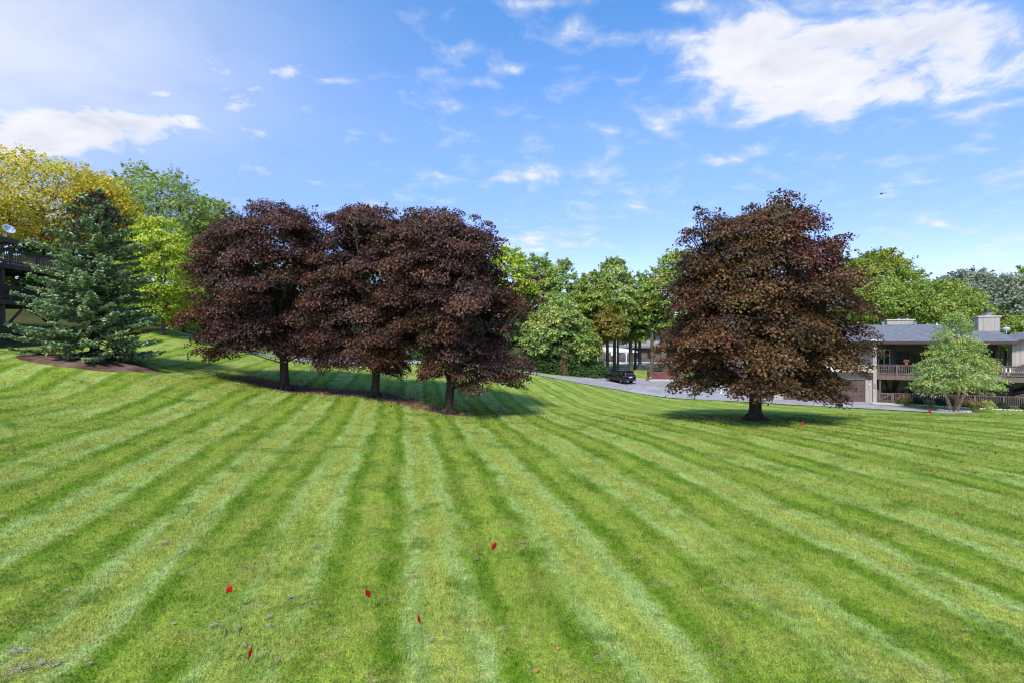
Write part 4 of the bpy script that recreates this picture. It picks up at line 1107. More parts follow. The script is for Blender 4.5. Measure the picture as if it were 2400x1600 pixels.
def shingle_material():
    m = bpy.data.materials.new('shingles'); m.use_nodes = True
    t = NT(m.node_tree); b = t.n('ShaderNodeBsdfPrincipled')
    tc = t.n('ShaderNodeTexCoord')
    br = t.n('ShaderNodeTexBrick'); t.link(tc.outputs['Object'], br.inputs['Vector'])
    br.offset = .5; br.inputs['Scale'].default_value = 1.0
    br.inputs['Brick Width'].default_value = .34; br.inputs['Row Height'].default_value = .16; br.inputs['Mortar Size'].default_value = .012
    br.inputs['Color1'].default_value = (.12, .13, .155, 1); br.inputs['Color2'].default_value = (.21, .225, .255, 1); br.inputs['Mortar'].default_value = (.06, .065, .08, 1)
    c = t.mix(t.smooth(t.noise(tc.outputs['Object'], 1.1, 5, .65), .35, .75, 0, .5), br.outputs['Color'], (.16, .17, .185))
    t.link(c, b.inputs['Base Color']); b.inputs['Roughness'].default_value = .85
    bp = t.n('ShaderNodeBump'); bp.inputs['Strength'].default_value = .7; bp.inputs['Distance'].default_value = .02
    t.link(br.outputs['Fac'], bp.inputs['Height']); bp.invert = True; t.link(bp.outputs[0], b.inputs['Normal'])
    o = t.n('ShaderNodeOutputMaterial'); t.link(b.outputs[0], o.inputs[0])
    MATS['shingles'] = m
    return m
SHINGLES = shingle_material()

HX, HY = 35.6, 50.0
HANG = math.atan2(-.359, .933)
HZ0 = -1.0
def house_pt(u, v, w=0.0):
    c, s = math.cos(HANG), math.sin(HANG)
    return Vector((HX + u * c - v * s, HY + u * s + v * c, HZ0 + w))

def rail_run(parent, name, u0, u1, v, z0, z1, posts, mat, bmat, step=.15, skirt=.35, along='x', low=.12):
    """railing: cap, bottom rail, skirt board and posts as one part, each baluster a sub-part"""
    mb = MB()
    def bx(a0, a1, b0, b1, c0, c1):
        if along == 'x': mb.box(a0, a1, b0, b1, c0, c1)
        else: mb.box(b0, b1, a0, a1, c0, c1)
    bx(u0, u1, v - .07, v + .07, z1 - .05, z1)
    bx(u0, u1, v - .02, v + .02, z1 - .16, z1 - .051)
    bx(u0, u1, v - .022, v + .022, z0 + low, z0 + low + .09)
    if skirt: bx(u0, u1, v - .035, v + .03, z0 - skirt, z0 + .02)
    for p in posts:
        bx(p - .065, p + .065, v - .09, v + .045, z0 - skirt - .002, z1 + .015)
    r = mb.build(name, mat, parent)
    bme = MB().box(-.022, .022, -.02, .02, 0, (z1 - .10) - (z0 + low)).mesh('baluster')
    bme.materials.append(bmat)
    k = u0 + .1
    while k < u1 - .05:
        if all(abs(k - p) > .09 for p in posts):
            loc = (k, v, z0 + low) if along == 'x' else (v, k, z0 + low)
            o = link('baluster', bme, None, r, loc)
        k += step
    return r

def window_part(parent, name, u0, u1, v, z0, z1, frame=FRAME_BEIGE, panes=2, curtain=False):
    """recessed opening: frame ring, panes as sub-parts"""
    fw = .07
    mb = MB()
    mb.box(u0, u1, v - .06, v + .04, z0, z0 + fw); mb.box(u0, u1, v - .06, v + .04, z1 - fw, z1)
    mb.box(u0, u0 + fw, v - .058, v + .038, z0 + fw, z1 - fw); mb.box(u1 - fw, u1, v - .058, v + .038, z0 + fw, z1 - fw)
    for k in range(1, panes):
        c = u0 + (u1 - u0) * k / panes
        mb.box(c - fw / 2, c + fw / 2, v - .055, v + .035, z0 + fw, z1 - fw)
    f = mb.build(name, frame, parent)
    for k in range(panes):
        a = u0 + (u1 - u0) * k / panes + fw * .6; b = u0 + (u1 - u0) * (k + 1) / panes - fw * .6
        MB().box(a, b, v - .012, v + .012, z0 + fw * .7, z1 - fw * .7).build('pane', GLASS, f)
    return f

def roof_slab(parent, name, u0, u1, v0, z0, v1, z1, th, mat, over=None):
    """sloping slab whose own X/Y lie in the roof plane so that shingle courses follow it"""
    L = math.hypot(v1 - v0, z1 - z0); a = math.atan2(z1 - z0, v1 - v0)
    o = MB().box(0, u1 - u0, 0, L, -th, 0).build(name, mat, parent, (u0, v0, z0), (a, 0, 0))
    return o

def build_house():
    h = empty('house', (HX, HY, HZ0), HANG)
    tag(h, 'two-storey beige and brown house with grey shingle roof and long wooden balcony', 'house')
    # walls
    MB().box(-.35, -.05, -.25, 2.4, 0, 6.05).build('side_wall', SIDING, h)
    MB().box(-.05, 16, 2.2, 2.45, 0, 2.7).build('ground_floor_wall', DARKWALL, h)
    MB().box(-.05, 10.2, 2.2, 2.45, 2.7, 5.75).build('upper_wall', DARKWALL, h)
    MB().box(-9.0, -.36, 1.6, 1.85, 2.9, 6.05).build('garage_upper_wall', SIDING, h)
    # garage wing
    MB().box(-.93, -.36, -.02, .18, 0, 2.72).build('garage_pier', SIDING, h)
    MB().box(-4.9, -4.0, -.02, .18, 0, 2.72).build('garage_pier', SIDING, h)
    MB().box(-9.0, -8.1, -.02, .18, 0, 2.72).build('garage_pier', SIDING, h)
    MB().box(-9.0, -.36, -.02, .18, 2.25, 2.721).build('garage_lintel', SIDING, h)
    for a, b in ((-3.99, -.94), (-8.09, -4.91)):
        d = MB().box(a, b, .06, .12, 0.02, 2.24).build('garage_door', BROWN, h)
        for k in range(4):
            MB().box(a + .04, b - .04, .035, .058, .06 + k * .55, .54 + k * .55).build('door_panel', BROWN, d)
    MB().box(-9.3, -.37, -.40, -.34, 2.70, 3.02).build('garage_fascia', FASCIA, h)
    MB().box(-9.3, -.37, -.48, -.33, 3.02, 3.10).build('garage_trim', TRIM, h)
    roof_slab(h, 'garage_roof', -9.3, -.37, -.45, 3.13, 1.6, 3.75, .06, TRIM)
    lp = MB().box(-.66, -.58, -.12, -.02, 1.75, 1.95).build('wall_lamp', WHITE, h)
    MB().box(-.64, -.60, -.05, -.02, 1.95, 2.05).build('bracket', BLACKMETAL, lp)
    MB().box(-.30, -.12, -.33, -.25, 1.55, 1.95).build('meter_box', METAL, h)
    MB().box(-.55, .25, -.45, .1, 6.05, 6.18).build('wall_cap', WHITE, h)
    # windows and sliding doors in the shade
    window_part(h, 'window', .7, 1.7, 2.19, 3.2, 5.2, panes=2)
    window_part(h, 'sliding_door', 2.1, 4.6, 2.19, 2.85, 5.1, frame=BROWN, panes=2)
    window_part(h, 'sliding_door', 6.6, 9.4, 2.19, 2.85, 5.1, frame=BROWN, panes=2)
    window_part(h, 'sliding_door', 1.0, 3.6, 2.19, .1, 2.3, frame=BROWN, panes=2)
    window_part(h, 'sliding_door', 5.8, 8.6, 2.19, .1, 2.3, frame=BROWN, panes=2)
    window_part(h, 'window', 11.2, 13.2, 2.19, .8, 2.3, frame=BROWN, panes=2)
    MB().box(.05, .58, 2.1, 2.16, 2.9, 5.3).build('curtain', CURTAIN, h)
    # balcony
    d = MB().box(0.0, 16, .05, 2.19, 2.55, 2.74).build('balcony_floor', BROWN, h)
    for k in range(8):
        MB().box(.2 + k * 2.0, .3 + k * 2.0, .1, 2.15, 2.36, 2.549).build('joist', DARKWOOD, d)
    for k in range(12):
        MB().box(0.02, 15.98, .07 + k * .176, .07 + k * .176 + .168, 2.745, 2.77).build('deck_plank', BROWN, d)
    rail_run(h, 'balcony_railing', 0.0, 16, 0.0, 2.75, 3.78, [.10, 1.62, 3.9, 5.9, 7.8, 9.72, 11.8, 13.8], BROWN_LT, BROWN_LT, step=.145, skirt=.42)
    for p in (.30, 4.0, 8.0, 12.05):
        MB().box(p - .09, p + .09, .06, .24, 0, 2.35).build('post', BROWN, h)
    MB().box(0.0, 16, .05, .19, 2.35, 2.545).build('beam', DARKWOOD, h)
    # roof
    roof_slab(h, 'roof', -3.2, 10.6, -.35, 6.02, 5.8, 7.78, .12, SHINGLES)
    r2 = roof_slab(h, 'rear_roof', -3.2, 10.6, 5.8, 7.78, 12, 6.0, .12, SHINGLES)
    MB().box(-3.2, 10.6, -.40, -.352, 5.76, 5.99).build('gutter', FASCIA, h)
    MB().box(-3.15, 10.55, -.34, 2.3, 5.70, 5.745).build('soffit', FASCIA, h)
    MB().box(-3.0, 10.5, 2.46, 11.6, 5.0, 5.69).build('attic_wall', SIDING, h)
    MB().box(10.2, 10.45, 2.46, 11.6, 0, 5.0).build('end_wall', SIDING, h)
    # wing at the right with a rising roof edge
    wv = -.15
    MB().prism([(10.7, 2.78), (16, 2.78), (16, 7.0), (10.7, 5.85)], 'y', .9, 1.2).build('wing_wall', SIDING, h)
    ang = math.atan2(7.0 - 5.85, 16 - 10.7)
    o = MB().box(0, 6.4, 0, 8.0, -.15, 0).build('wing_roof', SHINGLES, h, (10.2, .25, 5.97), (0, -ang, 0))
    MB().box(-.02, 6.4, -.06, -.002, -.24, .01).build('wing_fascia', FASCIA, h, (10.2, .25, 5.97), (0, -ang, 0))
    window_part(h, 'balcony_door', 9.75, 10.65, 1.6, 2.85, 5.2, frame=DARKWOOD, panes=2)
    # outside stairs rising behind the balcony rail, and below it
    for z, n in ((3.75, 'stair_stringer'), (1.0, 'stair_stringer')):
        MB().prism([(10.9, z), (13.9, z + 1.1), (13.9, z + .72), (10.9, z - .28)], 'y', .55, .62).build(n, BROWN, h)
        MB().bar((10.75, .58, z + .02), (13.9, .58, z + 1.13), .1, .05).build('stair_cap', RAWWOOD if z > 2 else BROWN_LT, h)
    # chimneys
    c = MB().box(9.1, 10.75, 3.1, 4.0, 5.5, 8.35).build('chimney', SIDING, h)
    MB().box(9.02, 10.83, 3.02, 4.08, 8.35, 8.45).build('chimney_cap', TRIM, c)
    MB().lathe([(.30, 0), (.30, .25), (.36, .27), (.36, .33)], (9.95, 3.55, 8.45), 14).build('flue', METAL, c)
    MB().lathe([(.45, 0), (.42, .07), (.12, .14), (.10, .35)], (9.8, 3.5, 8.80), 14).build('cowl', BLACKMETAL, c)
    c = MB().box(2.6, 5.0, 6.4, 7.4, 7.2, 8.25).build('chimney', SIDING, h)
    MB().box(2.52, 5.08, 6.32, 7.48, 8.25, 8.34).build('chimney_cap', TRIM, c)
    for x in (3.75, 4.5):
        f = MB().lathe([(.16, 0), (.16, .12), (.2, .14)], (x, 6.8, 8.34), 12).build('flue', METAL, c)
        MB().lathe([(.22, .14), (.22, .26), (.05, .34)], (x, 6.8, 8.34), 12).build('cowl', BLACKMETAL, c)
    for u, hh, m in ((1.95, .32, METAL), (4.75, .3, METAL), (6.6, .16, WHITE), (-.3, .3, WHITE)):
        w = .13 if m is METAL else .06
        MB().lathe([(w, -.15), (w, hh * .6), (w * 1.35, hh * .62), (w * 1.35, hh)], (u, 5.4, 7.72), 10).build('vent_pipe', m, h)
    return h
build_house()

def dish(parent_label, loc, aim, name='satellite_dish', r=.42, col=WHITE):
    root = empty(name, loc, aim); tag(root, parent_label, 'satellite dish')
    mb = MB(); n, rings = 20, 5
    vs = [(0, 0, 0)]; fs = []
    for k in range(1, rings + 1):
        for j in range(n):
            a = 2 * math.pi * j / n; q = r * k / rings
            vs.append((q * math.cos(a), -.35 * q * q / r, .95 * q * math.sin(a)))
    for j in range(n): fs.append((0, 1 + j, 1 + (j + 1) % n))
    for k in range(rings - 1):
        for j in range(n):
            a0 = 1 + k * n + j; a1 = 1 + k * n + (j + 1) % n
            fs.append((a0, a1, a1 + n, a0 + n))
    mb.add(vs, fs)
    o = mb.build('reflector', col, root, (0, 0, .62), (R(-28), 0, 0), smooth=True)
    sol = o.modifiers.new('thick', 'SOLIDIFY'); sol.thickness = .02
    MB().tube([(0, .25, -.05), (0, .22, .35), (0, .03, .6)], [.03, .03, .03], 8).build('mast', METAL, root)
    MB().tube([(0, .0, .32), (0, -.42, .45), (0, -.5, .62)], [.018, .018, .018], 6).build('feed_arm', METAL, root)
    MB().box(-.05, .05, -.56, -.46, .58, .70).build('receiver', col, root)
    return root
dish('white satellite dish beside the tall chimney on the house roof', house_pt(11.25, 3.2, 6.45), HANG + R(160), r=.3, col=material('dish_grey', (.50, .56, .62), .5, .1, 4.0))

def picket_fence():
    f = empty('picket_fence', (HX, HY, HZ0), HANG)
    tag(f, 'low brown picket fence along the front of the house', 'fence')
    mb = MB()
    posts = [1.33, 3.4, 5.5, 7.6, 9.7, 11.8, 13.8]
    for p in posts: mb.box(p - .07, p + .07, -.10, .04, -.35, 1.06).build('post', BROWN_LT, f) if False else MB().box(p - .07, p + .07, -.10, .04, -.35, 1.06).build('post', BROWN_LT, f)
    MB().box(1.27, 14, -.075, .055, 1.0, 1.05).build('top_rail', BROWN_LT, f)
    MB().box(1.40, 14, -.02, .02, .12, .22).build('bottom_rail', BROWN_LT, f)
    me = MB().box(-.022, .022, -.018, .018, -.02, .999).mesh('picket'); me.materials.append(BROWN_LT)
    k = 1.5
    while k < 14:
        if all(abs(k - p) > .1 for p in posts): link('picket', me, None, f, (k, -.045, 0))
        k += .15
    g = empty('gate', (HX, HY, HZ0), HANG); tag(g, 'brown wooden gate with diagonal brace beside the garage', 'gate')
    MB().box(-.05, .16, -.14, .06, -.2, 1.28).build('post', BROWN, g)
    MB().box(.20, 1.24, -.03, .03, .92, 1.03).build('top_rail', BROWN_LT, g)
    MB().box(.20, 1.24, -.03, .03, .04, .34).build('kick_board', BROWN, g)
    MB().box(.20, .28, -.032, .032, .34, .92).build('stile', BROWN_LT, g); MB().box(1.15, 1.24, -.032, .032, .34, .92).build('stile', BROWN_LT, g)
    MB().bar((.28, -.05, .38), (1.15, -.05, .90), .03, .09).build('brace', BROWN_LT, g)
    me = MB().box(-.022, .022, -.012, .012, .34, .92).mesh('picket'); me.materials.append(BROWN_LT)
    for k in range(6): link('picket', me, None, g, (.37 + k * .13, .01, 0))
    MB().box(.2, 1.24, -.25, .2, -.12, .02).build('sill', RAWWOOD, g)
picket_fence()

# things on the balcony
def bench():
    p = house_pt(10.9, .75, 2.775); r = empty('patio_bench', p, HANG); tag(r, 'white patio bench behind the balcony rail, right of the birch', 'bench')
    MB().box(-1.2, 1.2, -.3, .3, .36, .44).build('seat', WHITE, r)
    b = MB().box(-1.2, 1.2, .26, .32, .80, .90).build('backrest', WHITE, r)
    for k in range(9): MB().box(-1.15 + k * .27, -1.02 + k * .27, .27, .31, .44, .80).build('slat', WHITE, b)
    for x in (-1.15, 1.08):
        for y in (-.28, .22): MB().box(x, x + .07, y, y + .07, 0, .36).build('leg', WHITE, r)
        MB().box(x - .01, x + .08, -.32, .25, .60, .65).build('armrest', WHITE, r)
    p = house_pt(12.9, .7, 2.775); r = empty('grill', p, HANG); tag(r, 'white covered grill at the right end of the balcony', 'grill')
    MB().box(-.55, .55, -.28, .28, .12, .82).build('cabinet', WHITE, r)
    MB().prism([(-.26, .82), (.26, .82), (.24, 1.02), (.12, 1.14), (-.12, 1.14), (-.24, 1.02)], 'x', -.5, .5).build('lid', WHITE, r)
    MB().box(-.3, .3, -.33, -.29, .9, .93).build('handle', BLACKMETAL, r)
    for x in (-.45, .45): MB().lathe([(.09, -.03), (.09, .03)], (x, 0, .09), 12).build('wheel', BLACKMETAL, r)
bench()
def pot(label, p, pal, s=1.0, seed=1):
    r = empty('flower_pot', p); tag(r, label, 'flower pot', 'flower pots of the house')
    MB().lathe([(.11 * s, 0), (.16 * s, .24 * s), (.18 * s, .25 * s), (.18 * s, .29 * s), (.14 * s, .29 * s), (.13 * s, .25 * s)], (0, 0, 0), 14).build('pot', TERRACOTTA, r)
    rng = np.random.default_rng(seed); n = 160
    u = norm(rng.normal(size=(n, 3))); u[:, 2] = np.abs(u[:, 2])
    V, T, C = leaf_quads(u * .24 * s * np.array([1, 1, .8]) + np.array([0, 0, .3 * s]), u + .4 * rng.normal(size=(n, 3)), rng.normal(size=(n, 3)), .07 * s, np.clip(pick(pal, n, rng), .01, 1))
    link('flowers', fast_mesh('flowers', V, T, C), LEAF_GREEN, r)
RED = [((.45, .05, .04), 2), ((.35, .12, .06), 1), ((.06, .14, .03), 1)]
CORAL = [((.55, .20, .10), 2), ((.45, .25, .16), 1), ((.06, .14, .03), .6)]
pot('terracotta pot of coral flowers on the balcony rail left of the birch', house_pt(2.4, 0, 3.785), CORAL, 1.0, 3)
pot('terracotta pot of red flowers on the balcony floor right of the birch', house_pt(8.3, .4, 2.775), RED, 1.2, 4)
pot('pot of coral flowers on the balcony rail beside the dark door', house_pt(9.3, 0, 3.785), CORAL, 1.0, 5)
pot('pot of red flowers inside the rail beside the white bench', house_pt(9.35, .5, 2.775), RED, 1.7, 6)

def patio_chair(label, p, rz):
    r = empty('patio_chair', p, rz); tag(r, label, 'chair')
    MB().box(-.25, .25, -.25, .25, .42, .46).build('seat', METAL, r)
    b = MB().box(-.25, .25, .22, .25, .86, .92).build('backrest', METAL, r)
    for k in range(4): MB().box(-.22 + k * .13, -.17 + k * .13, .225, .245, .46, .86).build('slat', METAL, b)
    for x in (-.24, .21):
        for y in (-.24, .21): MB().box(x, x + .03, y, y + .03, 0, .42).build('leg', METAL, r)
        MB().box(x - .01, x + .04, -.25, .23, .64, .67).build('armrest', METAL, r)
patio_chair('pale metal chair behind the balcony rail, left of the birch', house_pt(2.3, .8, 2.775), HANG + R(20))

# planting along the fence
def bed():
    A = np.array([tuple(house_pt(u, -1.15))[:2] for u in np.linspace(1.5, 14, 40)]); B = np.array([tuple(house_pt(u, .3))[:2] for u in np.linspace(1.5, 14, 40)])
    drape('planting_bed', A, B, 5, .04, MULCH, 'strip of dark mulch along the picket fence', 'mulch bed')
    rng = random.Random(5)
    mesh = []
    for k in range(3):
        mb = MB(); mb.lathe([(.02, -.05), (.10, -.04), (.13, .03), (.09, .09), (.02, .11)], (0, 0, 0), 7)
        me = mb.mesh('edging_stone', smooth=False)
        for v in me.vertices: v.co.x *= 1.4 * rng.uniform(.8, 1.2); v.co.y *= rng.uniform(.7, 1.2); v.co.z *= rng.uniform(.7, 1.2)
        me.materials.append(material('limestone', (.55, .53, .49), .9, .3, 6.0)); mesh.append(me)
    e = empty('stone_edging', house_pt(1.6, -1.2)); e.location.z = 0
    tag(e, 'row of pale stones edging the planting bed before the fence', 'edging')
    for i in range(44):
        p = house_pt(1.7 + i * .28, -1.2 + rng.uniform(-.03, .03)); z = hz(p.x, p.y)
        link('stone', mesh[i % 3], None, e, (p.x - e.location.x, p.y - e.location.y, z + .04), (0, 0, rng.uniform(0, 3)))
    # ring of stones and mulch at the foot of the birch
    bx, by = (2236 - 1200) / 1200 * 43.2, 43.2
    th = np.linspace(0, 2 * np.pi, 28)
    A = np.stack([bx + .05 * np.cos(th), by + .05 * np.sin(th)], 1); B = np.stack([bx + 1.1 * np.cos(th), by + .75 * np.sin(th)], 1)
    drape('birch_mulch', A, B, 4, .05, MULCH, 'small ring of mulch round the birch stems', 'mulch bed')
    e = empty('stone_ring', (bx, by, 0)); tag(e, 'ring of pale stones round the foot of the birch', 'edging')
    for i in range(22):
        a = 2 * math.pi * i / 22
        x, y = 1.15 * math.cos(a), .8 * math.sin(a)
        link('stone', mesh[i % 3], None, e, (x, y, hz(bx + x, by + y) + .03), (0, 0, rng.uniform(0, 3)))
bed()
SG = 'shrubs before the picket fence'
BOX = [((.030, .085, .018), 3), ((.045, .11, .022), 2), ((.02, .06, .014), 1)]
PINK = [((.42, .22, .16), 2), ((.50, .33, .20), 1), ((.33, .15, .12), 1), ((.30, .28, .09), 1)]
HYD = [((.12, .17, .04), 3), ((.18, .22, .05), 2)]
def hp(u, v=-.75): p = house_pt(u, v); return (p.x, p.y)
shrub('hydrangea', 'hydrangea with faded pink heads beside the gate', hp(2.05), 1.5, 1.0, HYD, 201, leaf=.11, group=SG, tips=PINK)
shrub('boxwood', 'clipped round boxwood next to the pink hydrangea', hp(3.05), .98, .86, BOX, 202, n=3200, leaf=.06, clipped=True, group=SG)
shrub('ornamental_grass', 'arching yellow-green clump between the two round boxwoods', hp(3.9, -.95), 1.1, .7, LIME, 203, n=1500, leaf=.09, group=SG, spiky=True, tips=[((.55, .55, .38), 1)])
shrub('boxwood', 'clipped round boxwood left of the birch stems', hp(4.75), 1.0, .86, BOX, 204, n=3200, leaf=.06, clipped=True, group=SG)
shrub('hydrangea', 'loose green hydrangea just left of the birch stems', hp(5.8), 1.2, .95, HYD, 205, leaf=.11, group=SG, tips=PINK[:1] + HYD)
shrub('hydrangea', 'hydrangea with pink heads just right of the birch stems', hp(7.1), 1.5, .95, HYD, 206, leaf=.11, group=SG, tips=PINK)
shrub('hydrangea', 'mostly green hydrangea right of the birch', hp(8.2), 1.4, .9, MIDGREEN, 207, leaf=.11, group=SG, tips=PINK[:1] + MIDGREEN)
shrub('boxwood', 'clipped round boxwood by the fence post right of the birch', hp(9.3), 1.05, .85, BOX, 208, n=3200, leaf=.06, clipped=True, group=SG)
shrub('ornamental_grass', 'small yellow clump at the foot of the fence post', hp(10.1, -.95), .7, .42, [((.34, .34, .08), 1), ((.26, .3, .07), 1)], 209, n=900, leaf=.08, group=SG, spiky=True)
shrub('boxwood', 'wide clipped boxwood at the right edge of the picture', hp(11.2), 1.5, .95, BOX, 210, n=3800, leaf=.06, clipped=True, group=SG)

# ------------------------------------------------------------------ deck of the building at the left
def left_building():
    X0 = -36.2
    zg = hz(X0, 37)
    b = empty('deck_building', (X0, 36.0, 0)); tag(b, 'dark brown building with two stacked wooden decks on posts', 'building')
    U, Lw = 10.62, 8.05
    for z, nm in ((U, 'upper_deck'), (Lw, 'lower_deck')):
        d = MB().box(-7, -.02, -6, 5.0, z - .30, z - .10).build(nm, DARKWOOD, b)
        for k in range(9): MB().box(-6.9, -.06, -5.8 + k * 1.25, -5.7 + k * 1.25, z - .52, z - .301).build('joist', DARKWOOD, d)
        rail_run(b, 'deck_railing', -6, 5.0, 0.0, z - .08, z + .98, [-3.4, -1.2, .95, 3.0, 4.9], DARKWOOD, DARKWOOD, step=.16, skirt=.32, along='y')
        rail_run(b, 'deck_railing', -6.9, -.07, 5.0, z - .08, z + .98, [-3.4], DARKWOOD, DARKWOOD, step=.16, skirt=.32, along='x')
    for y in (-4.0, .55, 4.4):
        MB().box(-.25, -.08, y - .09, y + .09, Lw - .55, U - .53).build('post', DARKWOOD, b)
        g = hz(X0 - .16, 36 + y)
        MB().box(-.27, -.06, y - .11, y + .11, g - .4, Lw - .56).build('post', DARKWOOD, b)
        MB().bar((-.16, y + .1, g + 1.1), (-.16, y + 1.6, Lw - .5), .1, .14).build('brace', DARKWOOD, b)
        MB().bar((-.3, y, g + 1.1), (-1.8, y, Lw - .5), .1, .14).build('brace', DARKWOOD, b)
    for y in (-2.0, 2.0, 4.4):
        g = hz(X0 - 4, 36 + y)
        MB().box(-4.1, -3.92, y - .09, y + .09, g - .4, U - .53).build('post', DARKWOOD, b)
    MB().box(-12, -6.0, -8, 3.0, 4.0, 12.4).build('wall', DARKWOOD, b)
    window_part(b, 'window', -11.5, -6.3, -8.0, 8.4, 10.0, panes=2)
    rf = MB().prism([(-13, 14.2), (-.7, 12.35), (-.7, 12.55), (-13, 14.45)], 'y', -9, 2.2).build('roof', SHINGLES, b)
    MB().box(-.72, -.64, -9, 2.22, 12.22, 12.58).build('gutter', FASCIA, b)
    MB().box(-12.9, -.75, 2.201, 2.26, 12.2, 12.42).build('barge_board', FASCIA, b)
    return b
left_building()
dish('white satellite dish on the roof of the deck building', Vector((-37.25, 37.85, 12.60)), R(75), r=.40, col=material('dish_grey', (.50, .56, .62), .5, .1, 4.0))

def timber_steps():
    r = empty('timber_steps', (-36.6, 39.5, 0)); tag(r, 'dark timber retaining steps under the lower deck', 'steps')
    for k in range(4):
        y = k * .9; z = hz(-37.5, 39.5 + y)
        MB().box(-3.5, 1.0 - .2 * k, y, y + .28, z - .3 + .05, z + .22 + .1 * k).build('timber', DARKWOOD, r)
timber_steps()

# ------------------------------------------------------------------ black car on the driveway
PAINT = material('car_paint', (.004, .005, .007), .16, 0.0, 4.0, spec=.35, coat=.25)
TYRE = material('tyre', (.012, .012, .012), .8, .2, 8.0)
ALLOY = material('alloy', (.55, .55, .56), .3, .1, 8.0, metal=.8)
REDLAMP = material('red_lamp', (.55, .015, .02), .2, .1, 4.0, spec=.6)
CHROME = material('chrome', (.7, .7, .72), .15, .05, 4.0, metal=1.0)
PLATE = material('plate', (.62, .72, .80), .5, .1, 10.0)
PLASTIC = material('black_plastic', (.02, .021, .023), .6, .1, 5.0)

